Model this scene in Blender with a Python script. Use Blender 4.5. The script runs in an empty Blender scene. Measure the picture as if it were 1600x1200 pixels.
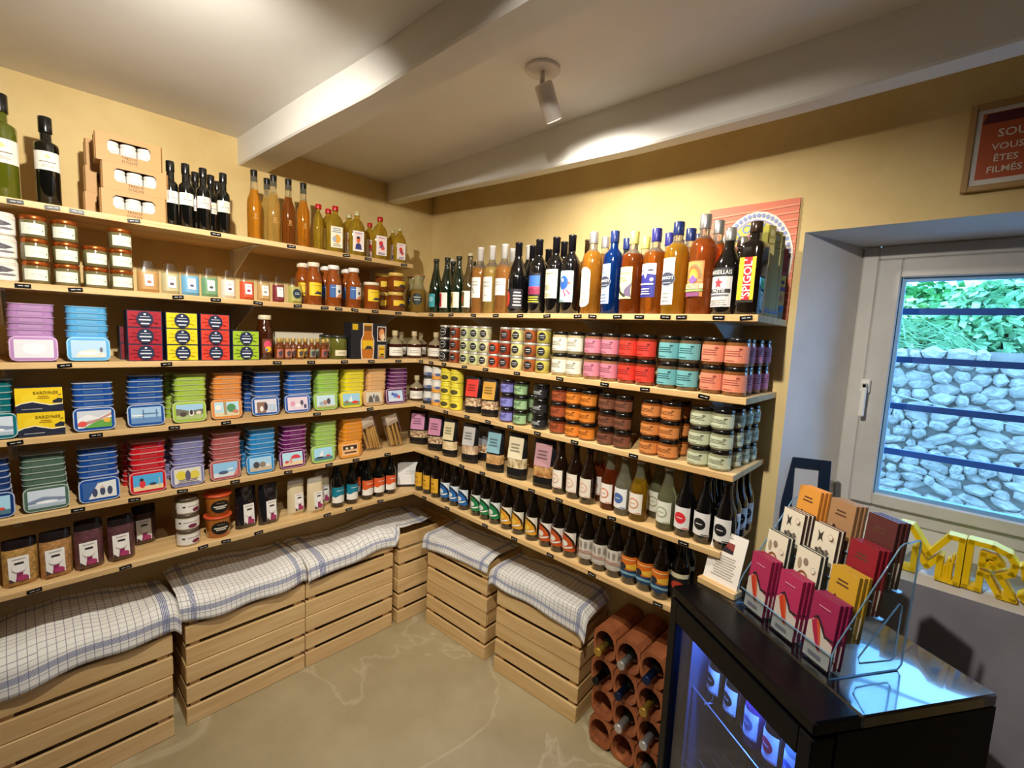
import bpy, math, random
import numpy as np
from mathutils import Vector, Matrix
from mathutils.geometry import tessellate_polygon
PI = math.pi
R = math.radians
S = bpy.context.scene
COL = S.collection
rnd = random.Random(7)

# ------------------------------------------------------------------ camera
FPX = 724.4
CAM = np.array([2.3431, -1.7466, 1.599])
EUL = (R(83.768), R(-2.620), R(43.281))
cd = bpy.data.cameras.new('camera'); cam = bpy.data.objects.new('camera', cd); COL.objects.link(cam)
cam.location = CAM; cam.rotation_euler = EUL
cd.sensor_fit = 'HORIZONTAL'; cd.sensor_width = 36; cd.lens = 36 * FPX / 1600
cd.clip_start = .02; cd.clip_end = 100
S.camera = cam
# ------------------------------------------------------------------ world (cool overcast daylight), exposure
W = bpy.data.worlds.new('world'); S.world = W; W.use_nodes = True
bg = W.node_tree.nodes['Background']
bg.inputs[0].default_value = (.21, .52, 1.0, 1); bg.inputs[1].default_value = 8.5
vs = S.view_settings
vs.view_transform = 'Standard'; vs.look = 'None'; vs.exposure = .32; vs.gamma = 1; vs.use_curve_mapping = False
S.cycles.max_bounces = 8; S.cycles.transparent_max_bounces = 12
S.cycles.sample_clamp_indirect = 6
# spot lamps (housing is built further down): name, base xy on ceiling, aim point, watts, cone
WARM = (1.0, .93, .81)
LAMPS = [((1.375, -.637), (1.40, .0, 1.40), 36, 142),
         ((1.40, -1.56), (.05, -1.15, 1.15), 80, 146),
         ((1.95, -1.42), (1.45, -.1, .75), 74, 118),
         ((3.35, -3.05), (2.6, -2.2, .0), 14, 120)]  # added fill lamp behind the camera, never in view
CEIL = 2.385

# ------------------------------------------------------------------ pixel -> place on a shelf (used only to find where along a shelf a thing stands)
_M = np.array(cam.rotation_euler.to_matrix())
def along(u, X=None, Y=None, Z=0.0):
    k = (u - 800) / FPX
    n = _M[:, 0] + k * _M[:, 2]            # n . (P - C) = 0
    if X is not None:                      # unknown y
        return CAM[1] - (n[0] * (X - CAM[0]) + n[2] * (Z - CAM[2])) / n[1]
    return CAM[0] - (n[1] * (Y - CAM[1]) + n[2] * (Z - CAM[2])) / n[0]

# ------------------------------------------------------------------ materials
MATS = {}
def srgb(h):
    c = [int(h[i:i + 2], 16) / 255 for i in (0, 2, 4)]
    return [x / 12.92 if x <= .04045 else ((x + .055) / 1.055) ** 2.4 for x in c] + [1]
def mat(hexc, rough=.5, metal=0, trans=0, coat=0, emit=0, ior=1.45):
    k = (hexc, rough, metal, trans, coat, emit, ior)
    if k in MATS: return MATS[k]
    m = bpy.data.materials.new('mat_' + hexc); m.use_nodes = True
    b = m.node_tree.nodes['Principled BSDF']
    b.inputs['Base Color'].default_value = srgb(hexc)
    b.inputs['Roughness'].default_value = rough; b.inputs['Metallic'].default_value = metal
    b.inputs['Transmission Weight'].default_value = trans; b.inputs['IOR'].default_value = ior
    b.inputs['Coat Weight'].default_value = coat; b.inputs['Coat Roughness'].default_value = .04
    if emit:
        b.inputs['Emission Color'].default_value = srgb(hexc); b.inputs['Emission Strength'].default_value = emit
    MATS[k] = m
    return m
def paper(h): return mat(h, .55)
def gloss(h): return mat(h, .25, coat=.6)
def glassy(h): return mat(h, .12, coat=1)
def tinted(h, t=.55): return mat(h, .06, trans=t, ior=1.36)

def noisy(name, c1, c2, scale, stretch=(1, 1, 1), rough=.6, bump=.1, detail=6, bscale=None, coat=0, contrast=(.35, .65), c3=None, vary=False):
    m = bpy.data.materials.new(name); m.use_nodes = True
    nt = m.node_tree; N = nt.nodes; Lk = nt.links; b = N['Principled BSDF']
    tc = N.new('ShaderNodeTexCoord'); mp = N.new('ShaderNodeMapping'); mp.inputs['Scale'].default_value = stretch
    Lk.new(tc.outputs['Object'], mp.inputs['Vector'])
    if vary:                                   # each board cut from another piece of timber
        oi = N.new('ShaderNodeObjectInfo'); va = N.new('ShaderNodeVectorMath'); va.operation = 'ADD'; ml = N.new('ShaderNodeMath'); ml.operation = 'MULTIPLY'; ml.inputs[1].default_value = 40
        Lk.new(oi.outputs['Random'], ml.inputs[0]); Lk.new(tc.outputs['Object'], va.inputs[0]); Lk.new(ml.outputs[0], va.inputs[1]); Lk.new(va.outputs[0], mp.inputs['Vector'])
    nz = N.new('ShaderNodeTexNoise'); nz.inputs['Scale'].default_value = scale; nz.inputs['Detail'].default_value = detail
    nz.inputs['Roughness'].default_value = .6
    Lk.new(mp.outputs[0], nz.inputs['Vector'])
    cr = N.new('ShaderNodeValToRGB'); cr.color_ramp.elements[0].position = contrast[0]; cr.color_ramp.elements[1].position = contrast[1]
    cr.color_ramp.elements[0].color = srgb(c1); cr.color_ramp.elements[1].color = srgb(c2)
    if c3:
        e = cr.color_ramp.elements.new(min(.98, contrast[1] + .12)); e.color = srgb(c3)
    Lk.new(nz.outputs['Fac'], cr.inputs[0]); Lk.new(cr.outputs[0], b.inputs['Base Color'])
    b.inputs['Roughness'].default_value = rough; b.inputs['Coat Weight'].default_value = coat
    if bump:
        n2 = N.new('ShaderNodeTexNoise'); n2.inputs['Scale'].default_value = bscale or scale * 2; n2.inputs['Detail'].default_value = 5
        Lk.new(mp.outputs[0], n2.inputs['Vector'])
        bp = N.new('ShaderNodeBump'); bp.inputs['Strength'].default_value = bump; bp.inputs['Distance'].default_value = .01
        Lk.new(n2.outputs['Fac'], bp.inputs['Height']); Lk.new(bp.outputs[0], b.inputs['Normal'])
    return m
M_WALL = noisy('yellow_plaster', 'd0b377', 'e0c88e', 2.3, rough=.75, bump=.25, bscale=7, contrast=(.32, .6))
M_CEIL = noisy('white_ceiling', 'e4e2de', 'ebe9e6', 2.5, rough=.8, bump=.12, bscale=9)
M_BEAM = noisy('white_beam', 'e0ded8', 'e9e7e2', 4, stretch=(.4, 1, 1), rough=.7, bump=.35, bscale=8)
M_REVEAL = noisy('pale_reveal', 'cfcac6', 'dad6d2', 4, rough=.8, bump=.3, bscale=9)
M_BOARDX = noisy('shelf_wood_x', 'c49a60', 'e4c48e', 34, stretch=(.07, 1, 1), rough=.5, bump=.05, contrast=(.3, .7))
M_BOARDY = noisy('shelf_wood_y', 'c49a60', 'e4c48e', 34, stretch=(1, .07, 1), rough=.5, bump=.05, contrast=(.3, .7))
M_PINE = noisy('pine_slat', 'c79f66', 'e2c28a', 42, stretch=(.07, .6, 1), rough=.6, bump=.05, contrast=(.25, .7), detail=8, vary=True)
M_PINE_END = noisy('pine_end', 'c29a60', 'dcb97e', 42, stretch=(.6, .07, 1), rough=.6, bump=.08, contrast=(.28, .62), vary=True)
def floor_mat():
    m = noisy('concrete_floor', '968866', 'ab9e7c', 2.6, rough=.42, bump=.04, bscale=40, contrast=(.3, .7), c3='b4a888'); nt = m.node_tree; N = nt.nodes; L = nt.links.new; b = N['Principled BSDF']
    src = b.inputs['Base Color'].links[0].from_socket; tc = [n for n in N if n.type == 'TEX_COORD'][0]
    nz = N.new('ShaderNodeTexNoise'); nz.inputs['Scale'].default_value = 1.3; nz.inputs['Detail'].default_value = 7; nz.inputs['Distortion'].default_value = .8; L(tc.outputs['Object'], nz.inputs[0])
    sb = N.new('ShaderNodeMath'); sb.operation = 'SUBTRACT'; sb.inputs[1].default_value = .53; ab = N.new('ShaderNodeMath'); ab.operation = 'ABSOLUTE'
    mr = N.new('ShaderNodeMapRange'); mr.inputs[1].default_value = .0; mr.inputs[2].default_value = .012; mr.inputs[3].default_value = .30; mr.inputs[4].default_value = 0
    L(nz.outputs['Fac'], sb.inputs[0]); L(sb.outputs[0], ab.inputs[0]); L(ab.outputs[0], mr.inputs[0])
    mx = N.new('ShaderNodeMixRGB'); mx.inputs[2].default_value = srgb('cfc4a8'); L(src, mx.inputs[1]); L(mr.outputs[0], mx.inputs[0]); L(mx.outputs[0], b.inputs['Base Color'])
    return m
M_FLOOR = floor_mat()
M_TERRA = noisy('terracotta', '8a4a26', 'ab6438', 12, rough=.75, bump=.2, bscale=60)
M_STONE = noisy('stone', '8f8478', 'd6cdbf', 2.2, rough=.9, bump=.7, bscale=5, vary=True, contrast=(.25, .75))
M_MORTAR = noisy('mortar', '8d8478', 'aaa093', 9, rough=.95, bump=.5, bscale=30)
M_FRAMEW = noisy('window_paint', 'c3bfba', 'cfcbc6', 5, rough=.5, bump=.05)
M_GROUND = noisy('gravel', '8c8c88', 'aaa9a2', 20, rough=.9, bump=.3)
M_LEAF = noisy('leaf', '4e9a48', '9fcb62', 3, rough=.5, bump=0)
M_BLACK = mat('0b0b0c', .3)
M_WHITE = mat('eeeae2', .5)


def sheet_glass(name, tint, base=.05, rough=.01, power=4.0):
    m = bpy.data.materials.new(name); m.use_nodes = True; nt = m.node_tree; N = nt.nodes; N.remove(N['Principled BSDF'])
    t = N.new('ShaderNodeBsdfTransparent'); t.inputs[0].default_value = tint
    g = N.new('ShaderNodeBsdfGlossy'); g.inputs['Roughness'].default_value = rough
    lw = N.new('ShaderNodeLayerWeight'); pw = N.new('ShaderNodeMath'); pw.operation = 'POWER'; pw.inputs[1].default_value = power
    ma = N.new('ShaderNodeMath'); ma.operation = 'MULTIPLY_ADD'; ma.inputs[1].default_value = .85; ma.inputs[2].default_value = base
    mx = N.new('ShaderNodeMixShader'); L = nt.links.new
    L(lw.outputs['Facing'], pw.inputs[0]); L(pw.outputs[0], ma.inputs[0]); L(ma.outputs[0], mx.inputs[0]); L(t.outputs[0], mx.inputs[1]); L(g.outputs[0], mx.inputs[2]); L(mx.outputs[0], N['Material Output'].inputs[0])
    return m

def towel_mat():
    m = bpy.data.materials.new('checked_cotton'); m.use_nodes = True
    nt = m.node_tree; N = nt.nodes; Lk = nt.links; b = N['Principled BSDF']; b.inputs['Roughness'].default_value = .9
    uv = N.new('ShaderNodeUVMap'); sp = N.new('ShaderNodeSeparateXYZ'); Lk.new(uv.outputs[0], sp.inputs[0])
    def mth(op, a, bb=None):
        n = N.new('ShaderNodeMath'); n.operation = op
        for i, v in enumerate((a, bb)):
            if v is None: continue
            if isinstance(v, (int, float)): n.inputs[i].default_value = v
            else: Lk.new(v, n.inputs[i])
        return n.outputs[0]
    def lines(c, pitch, wd):                       # 1 on thin lines of the weave
        return mth('LESS_THAN', mth('ABSOLUTE', mth('SUBTRACT', mth('FRACT', mth('DIVIDE', c, pitch)), .5)), wd)
    def band(c, lo, hi):
        return mth('MULTIPLY', mth('GREATER_THAN', c, lo), mth('LESS_THAN', c, hi))
    u, v = sp.outputs[0], sp.outputs[1]
    grid = mth('MAXIMUM', lines(u, .023, .05), lines(v, .023, .05))
    bd = None
    for c, L in ((u, .62), (v, .46)):
        for lo, hi in ((.045, .069), (L - .069, L - .045)):
            q = mth('MULTIPLY', band(c, lo, hi), lines(c, .005, .33)); bd = q if bd is None else mth('MAXIMUM', bd, q)
    m1 = N.new('ShaderNodeMixRGB'); m1.inputs[1].default_value = srgb('eceae4'); m1.inputs[2].default_value = srgb('83838f')
    Lk.new(mth('MULTIPLY', grid, .85), m1.inputs[0])
    m2 = N.new('ShaderNodeMixRGB'); m2.inputs[2].default_value = srgb('5c6c9c'); Lk.new(m1.outputs[0], m2.inputs[1]); Lk.new(mth('MULTIPLY', bd, .9), m2.inputs[0])
    Lk.new(m2.outputs[0], b.inputs['Base Color'])
    return m
M_TOWEL = towel_mat()
def leafy(name, a, b_): return noisy(name, a, b_, 6, rough=.5, bump=0)

# ------------------------------------------------------------------ mesh builder
_text_cache = {}
def text_geo(s):
    if s in _text_cache: return _text_cache[s]
    cu = bpy.data.curves.new('t', 'FONT'); cu.body = s; cu.size = 1; cu.align_x = 'CENTER'; cu.resolution_u = 2; cu.offset = .012
    ob = bpy.data.objects.new('t', cu); COL.objects.link(ob)
    me = bpy.data.meshes.new_from_object(ob)
    vs_ = [(v.co.x, v.co.y) for v in me.vertices]; fs = [tuple(p.vertices) for p in me.polygons]
    bpy.data.objects.remove(ob); bpy.data.curves.remove(cu); bpy.data.meshes.remove(me)
    xs = [v[0] for v in vs_]; ys = [v[1] for v in vs_]
    x0, x1, y0, y1 = min(xs), max(xs), min(ys), max(ys); cx = (x0 + x1) / 2; cy = (y0 + y1) / 2; h = y1 - y0
    g = ([((x - cx) / h, (y - cy) / h) for x, y in vs_], fs, (x1 - x0) / h)
    _text_cache[s] = g
    return g

class B:
    def __init__(s): s.v = []; s.f = []; s.m = []; s.sm = []; s.mats = []
    def mi(s, m):
        if m not in s.mats: s.mats.append(m)
        return s.mats.index(m)
    def add(s, vs_, fs, m, smooth=False):
        o = len(s.v); s.v += [tuple(v) for v in vs_]; i = s.mi(m)
        for f in fs: s.f.append(tuple(o + q for q in f)); s.m.append(i); s.sm.append(smooth)
    def box(s, x0, x1, y0, y1, z0, z1, m, ch=0):
        if ch <= 0:
            v = [(x, y, z) for z in (z0, z1) for y in (y0, y1) for x in (x0, x1)]
            f = [(0, 2, 3, 1), (4, 5, 7, 6), (0, 1, 5, 4), (2, 6, 7, 3), (0, 4, 6, 2), (1, 3, 7, 5)]
            s.add(v, f, m)
        else:
            # chamfered along all edges: three-ring prism
            def ring(z, i): return [(x0 + i, y0, z), (x1 - i, y0, z), (x1, y0 + i, z), (x1, y1 - i, z), (x1 - i, y1, z), (x0 + i, y1, z), (x0, y1 - i, z), (x0, y0 + i, z)]
            def inn(z): return [(min(max(x, x0 + ch), x1 - ch), min(max(y, y0 + ch), y1 - ch), z) for x, y, z in ring(z, ch)]
            v = inn(z0) + ring(z0 + ch, ch) + ring(z1 - ch, ch) + inn(z1)
            f = [tuple(reversed(range(8))), tuple(range(24, 32))]
            for a in (0, 8, 16):
                for i in range(8): f.append((a + i, a + (i + 1) % 8, a + 8 + (i + 1) % 8, a + 8 + i))
            s.add(v, f, m)
        return s
    def lathe(s, prof, seg=20, mats=None, sy=1.0, sq=0, cx=0, cy=0, zoff=0, smooth=True, scale=.001):
        # prof: [(r,z) or (r,z,material)]; the material holds for the band that starts at this ring
        n = len(prof); vs_ = []
        for p in prof:
            for k in range(seg):
                a = 2 * PI * (k + .5) / seg; c, q = math.cos(a), math.sin(a)
                if sq: e = 1 / (abs(c) ** sq + abs(q) ** sq) ** (1 / sq)
                else: e = 1
                vs_.append((cx + p[0] * scale * c * e, cy + p[0] * scale * q * e * sy, zoff + p[1] * scale))
        o = len(s.v); s.v += vs_; cur = mats
        for i in range(n - 1):
            if len(prof[i]) > 2: cur = prof[i][2]
            mi = s.mi(cur)
            for k in range(seg):
                s.f.append((o + i * seg + k, o + i * seg + (k + 1) % seg, o + (i + 1) * seg + (k + 1) % seg, o + (i + 1) * seg + k)); s.m.append(mi); s.sm.append(smooth)
        s.f.append(tuple(o + k for k in reversed(range(seg)))); s.m.append(s.mi(prof[0][2] if len(prof[0]) > 2 else mats)); s.sm.append(False)
        s.f.append(tuple(o + (n - 1) * seg + k for k in range(seg))); s.m.append(s.mi(cur)); s.sm.append(False)
        return s
    def prism(s, pts, z0, z1, m, inset=0, smooth_side=False):
        n = len(pts); cx = sum(p[0] for p in pts) / n; cy = sum(p[1] for p in pts) / n
        v = [(x, y, z0) for x, y in pts] + [(x, y, z1) for x, y in pts]
        f = [(i, (i + 1) % n, n + (i + 1) % n, n + i) for i in range(n)]
        s.add(v, f, m, smooth_side); s.add(v, [tuple(reversed(range(n))), tuple(range(n, 2 * n))], m)
        return s
    def tube(s, pts, r, m, seg=6, closed=False):
        pts = [Vector(p) for p in pts]; n = len(pts); rings = []
        for i, p in enumerate(pts):
            a = pts[(i - 1) % n] if (i > 0 or closed) else p; b_ = pts[(i + 1) % n] if (i < n - 1 or closed) else p
            t = (b_ - a).normalized(); up = Vector((0, 0, 1)) if abs(t.z) < .9 else Vector((1, 0, 0))
            x = t.cross(up).normalized(); y = t.cross(x).normalized()
            rings.append([p + r * (math.cos(2 * PI * k / seg) * x + math.sin(2 * PI * k / seg) * y) for k in range(seg)])
        v = [q for rg in rings for q in rg]; f = []
        for i in range(n if closed else n - 1):
            j = (i + 1) % n
            for k in range(seg): f.append((i * seg + k, i * seg + (k + 1) % seg, j * seg + (k + 1) % seg, j * seg + k))
        s.add(v, f, m, True)
        if not closed: s.add(v, [tuple(range(seg)), tuple(reversed(range((n - 1) * seg, n * seg)))], m)
        return s
    def poly(s, pts, P, seg, m):
        if seg <= 1: s.add([P(x, y) for x, y in pts], [tuple(range(len(pts)))], m); return
        def clip(pg, lim, sgn):
            o = []
            for i in range(len(pg)):
                p, q = pg[i], pg[(i + 1) % len(pg)]; ip = sgn * (p[0] - lim) >= 0; iq = sgn * (q[0] - lim) >= 0
                if ip: o.append(p)
                if ip != iq:
                    k = (lim - p[0]) / (q[0] - p[0]); o.append((lim, p[1] + k * (q[1] - p[1])))
            return o
        for tri in tessellate_polygon([[Vector((x, y, 0)) for x, y in pts]]):
            tp = [pts[i] for i in tri]
            if (tp[1][0] - tp[0][0]) * (tp[2][1] - tp[0][1]) - (tp[1][1] - tp[0][1]) * (tp[2][0] - tp[0][0]) < 0: tp.reverse()
            i0 = int(math.floor(min(p[0] for p in tp) * seg)); i1 = int(math.ceil(max(p[0] for p in tp) * seg))
            for i in range(i0, i1):
                g = clip(clip(tp, i / seg, 1), (i + 1) / seg, -1)
                if len(g) > 2: s.add([P(x, y) for x, y in g], [tuple(range(len(g)))], m)
    # ---- flat print, laid over any surface fn(x, y, off)
    def art(s, w, h, items, fn, seg=10):
        lay = 0
        for it in items:
            k = it[0]; off = .0005 + lay * .00035; lay += 1
            P = lambda x, y: fn((x - .5) * w, y * h, off)
            if k == 'R':
                _, x0, y0, x1, y1, c = it; n = max(1, int(math.ceil(abs(x1 - x0) * seg)))
                v = []; f = []
                for i in range(n + 1):
                    x = x0 + (x1 - x0) * i / n; v += [P(x, y0), P(x, y1)]
                for i in range(n): f.append((2 * i, 2 * i + 2, 2 * i + 3, 2 * i + 1))
                s.add(v, f, paper(c) if isinstance(c, str) else c)
            elif k == 'E' or k == 'A':            # ellipse / upper half (arch)
                _, cx, cy, rx, ry, c = it; n = 12; v = []; f = []
                for i in range(n + 1):
                    a = PI * i / n; x = cx - rx * math.cos(a); dy = ry * math.sin(a)
                    v += [P(x, cy - (dy if k == 'E' else 0)), P(x, cy + dy)]
                for i in range(n): f.append((2 * i, 2 * i + 2, 2 * i + 3, 2 * i + 1))
                s.add(v, f, paper(c) if isinstance(c, str) else c)
            elif k == 'P':
                _, pts, c = it; s.poly(pts, P, seg, paper(c) if isinstance(c, str) else c)
            elif k == 'T':                        # text, centre, height (fraction of h), optional max width, rotation
                st, cx, cy, hh, c = it[1:6]; mw = it[6] if len(it) > 6 else .95; rot = it[7] if len(it) > 7 else 0
                g, fs, asp = text_geo(st); sz = hh * h; wd = asp * sz; sx = sz
                if not rot and wd > mw * w: sx = sz * mw * w / wd
                if rot and wd > mw * h: sx = sz * mw * h / wd
                v = []
                for gx, gy in g:
                    X, Y = gx * sx, gy * sz
                    if rot: X, Y = -Y, X
                    v.append(P(cx + X / w, cy + Y / h))
                s.add(v, fs, paper(c))
            elif k == 'L':                        # unreadable small print
                _, n, x0, y0, x1, y1, c = it
                for i in range(n):
                    yy = y0 + (y1 - y0) * (i + .5) / n; t = (y1 - y0) / n * .22; q = ((i * 37) % 10) / 10 * .25 * (x1 - x0)
                    s.poly([(x0 + q / 2, yy - t), (x1 - q / 2, yy - t), (x1 - q / 2, yy + t), (x0 + q / 2, yy + t)], P, seg, paper(c))
        return s
    def mesh(s, name):
        me = bpy.data.meshes.new(name); me.from_pydata(s.v, [], s.f)
        for m in s.mats: me.materials.append(m)
        me.polygons.foreach_set('material_index', s.m); me.polygons.foreach_set('use_smooth', s.sm); me.update()
        return me
def cyl(r, z0): return lambda x, y, o: ((r + o) * math.sin(x / r), -(r + o) * math.cos(x / r), z0 + y)
def flat(y0, z0): return lambda x, y, o: (x, y0 - o, z0 + y)
def top(z0, y0): return lambda x, y, o: (x, y0 + y, z0 + o)

MC = {}
def cached(key, fn):
    if key not in MC: MC[key] = fn()
    return MC[key]
LABELS = {}
def tag(o, label, cat, group=None):
    o['label'] = label; o['category'] = cat
    if group: o['group'] = group
    LABELS.setdefault(label, []).append(o.name)
def root(name, label, cat, loc, rot=(0, 0, 0), group=None):
    o = bpy.data.objects.new(name, None); COL.objects.link(o); o.location = loc; o.rotation_euler = rot
    o.empty_display_size = .03
    tag(o, label, cat, group); return o
def part(name, me, parent=None, loc=None, rot=None, label=None):
    o = bpy.data.objects.new(name, me); COL.objects.link(o)
    if parent: o.parent = parent
    if loc: o.location = loc
    if rot: o.rotation_euler = rot
    if label: o['label'] = label
    return o
def struct(name, me, label=None):
    o = part(name, me); o['kind'] = 'structure'
    if label: o['label'] = label
    return o
ORD = ['first', 'second', 'third', 'fourth', 'fifth', 'sixth', 'seventh', 'eighth', 'ninth', 'tenth', 'eleventh', 'twelfth', 'thirteenth', 'fourteenth', 'fifteenth', 'sixteenth', 'seventeenth', 'eighteenth']

# ------------------------------------------------------------------ room shell
XR, YB = 4.3, -3.9
OX0, OX1, OZ0, OZ1 = 1.967, 3.15, .935, 1.963         # window opening in the back wall
def quads(name, qs, m, label=None):
    b = B()
    for q in qs: b.add(q, [(0, 1, 2, 3)], m)
    return struct(name, b.mesh(name), label)
quads('floor', [[(0, YB, 0), (XR, YB, 0), (XR, 0, 0), (0, 0, 0)]], M_FLOOR, 'smooth beige concrete floor')
quads('ceiling', [[(0, YB, CEIL), (0, 0, CEIL), (XR, 0, CEIL), (XR, YB, CEIL)]], M_CEIL, 'white plaster ceiling')
quads('wall_left', [[(0, YB, 0), (0, 0, 0), (0, 0, CEIL), (0, YB, CEIL)]], M_WALL, 'yellow plaster wall behind the tin shelves')
quads('wall_back', [[(0, 0, 0), (OX0, 0, 0), (OX0, 0, CEIL), (0, 0, CEIL)], [(OX0, 0, OZ1), (OX1, 0, OZ1), (OX1, 0, CEIL), (OX0, 0, CEIL)],
                    [(OX1, 0, 0), (XR, 0, 0), (XR, 0, CEIL), (OX1, 0, CEIL)]], M_WALL, 'yellow plaster wall with the window')
M_SHOP = noisy('dark_shop_wall', '5a4630', '6d573c', 3, rough=.8)
quads('wall_right', [[(XR, 0, 0), (XR, YB, 0), (XR, YB, CEIL), (XR, 0, CEIL)]], M_SHOP)
quads('wall_front', [[(XR, YB, 0), (0, YB, 0), (0, YB, CEIL), (XR, YB, CEIL)]], M_SHOP)
# window recess: splayed reveals, soffit, sill
GY, DX = .25, .13
ax0, ax1 = OX0 + DX, OX1 - DX
quads('trim_1', [[(OX0, 0, OZ0), (ax0, GY, OZ0 + .02), (ax0, GY, OZ1 - .02), (OX0, 0, OZ1)], [(OX1, 0, OZ0), (OX1, 0, OZ1), (ax1, GY, OZ1 - .02), (ax1, GY, OZ0 + .02)],
                 [(OX0, 0, OZ1), (ax0, GY, OZ1 - .02), (ax1, GY, OZ1 - .02), (OX1, 0, OZ1)]], M_REVEAL, 'pale plastered window recess')
quads('trim_2', [[(OX0, 0, OZ0), (OX1, 0, OZ0), (ax1, GY, OZ0 + .02), (ax0, GY, OZ0 + .02)], [(ax0, GY, OZ0 + .02), (ax1, GY, OZ0 + .02), (ax1, GY, 1.05), (ax0, GY, 1.05)]], mat('d8d4d0', .55), 'white window sill')
quads('trim_5', [[(OX0, 0, 0), (OX1, 0, 0), (OX1, 0, OZ0), (OX0, 0, OZ0)]], noisy('grey_plaster', '85828a', '93909a', 4, rough=.8, bump=.25, bscale=9), 'grey painted wall under the window sill')
# beams
def beam(name, stations, label):
    b = B(); n = len(stations); v = []
    for x, ya, yb, z, ztop in stations: v += [(x, ya, ztop), (x, ya, z + .006), (x, ya + .006, z), (x, yb - .006, z), (x, yb, z + .006), (x, yb, ztop)]
    f = []
    for i in range(n - 1):
        for k in range(5): f.append((i * 6 + k, (i + 1) * 6 + k, (i + 1) * 6 + k + 1, i * 6 + k + 1))
    b.add(v, f, M_BEAM); return struct(name, b.mesh(name), label)
beam('trim_3', [(0, -1.05, -.925, 2.273, CEIL), (.6, -1.03, -.915, 2.272, CEIL), (1.03, -1.007, -.908, 2.273, CEIL), (1.4, -1.006, -.9, 2.276, CEIL), (2.2, -1.0, -.9, 2.272, CEIL), (XR, -1.0, -.9, 2.27, CEIL)], 'white painted ceiling beam over the oil bottles')
beam('trim_4', [(0, -.31, -.235, 2.288, CEIL), (.53, -.31, -.245, 2.267, CEIL), (.95, -.31, -.25, 2.246, CEIL), (1.5, -.312, -.25, 2.228, CEIL), (1.95, -.31, -.24, 2.232, CEIL), (2.4, -.31, -.23, 2.244, CEIL), (XR, -.31, -.23, 2.245, CEIL)], 'white painted ceiling beam along the back wall')

# ------------------------------------------------------------------ window
def window():
    r = bpy.data.objects.new('window_1', None); COL.objects.link(r); r['kind'] = 'structure'; r['label'] = 'pale grey casement window looking onto a stone wall'
    z0, z1 = 1.03, OZ1 - .02; x0, x1 = ax0, ax1; g0x, g0z, g1z = 2.206, 1.118, 1.836; g1x = x1 - .105
    b = B()
    for a in ((x0, x0 + .045, z0, z1), (x1 - .045, x1, z0, z1), (x0 + .045, x1 - .045, z1 - .045, z1), (x0 + .045, x1 - .045, z0, z0 + .045)): b.box(a[0], a[1], GY - .01, GY + .05, a[2], a[3], M_FRAMEW, .004)
    part('window_frame', b.mesh('window_frame'), r)
    b = B(); e = .047
    for a in ((x0 + e, g0x, z0 + e, z1 - e), (g1x, x1 - e, z0 + e, z1 - e), (g0x, g1x, g1z, z1 - e), (g0x, g1x, z0 + e, g0z)): b.box(a[0], a[1], GY - .03, GY + .03, a[2], a[3], M_FRAMEW, .004)
    sash = part('sash', b.mesh('sash'), r)
    b = B(); gb = mat('7fb4e6', .4)
    for a in ((g0x, g0x + .012, g0z, g1z), (g1x - .012, g1x, g0z, g1z), (g0x + .012, g1x - .012, g1z - .012, g1z), (g0x + .012, g1x - .012, g0z, g0z + .012)): b.box(a[0], a[1], GY - .012, GY + .012, a[2], a[3], gb)
    part('glazing_bead', b.mesh('glazing_bead'), sash, label='pale blue glazing bead')
    m = sheet_glass('pane_glass', (.93, .96, .98, 1), .03)
    part('pane', B().box(g0x + .004, g1x - .004, GY - .002, GY + .002, g0z + .004, g1z - .004, m).mesh('pane'), sash)
    b = B(); b.box(2.137, 2.163, GY - .045, GY - .03, 1.455, 1.50, M_WHITE, .003); b.box(2.143, 2.157, GY - .066, GY - .045, 1.47, 1.487, M_WHITE, .003); b.box(2.143, 2.157, GY - .066, GY - .052, 1.375, 1.487, M_WHITE, .003)
    part('handle', b.mesh('handle'), sash, label='white lever handle')
    for z in (1.235, 1.402, 1.57, 1.74): part('window_bar', B().box(x0 - .1, x1 + .1, GY + .17, GY + .185, z - .011, z + .011, mat('33507f', .5)).mesh('window_bar'), r)
    return r
window()

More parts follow.
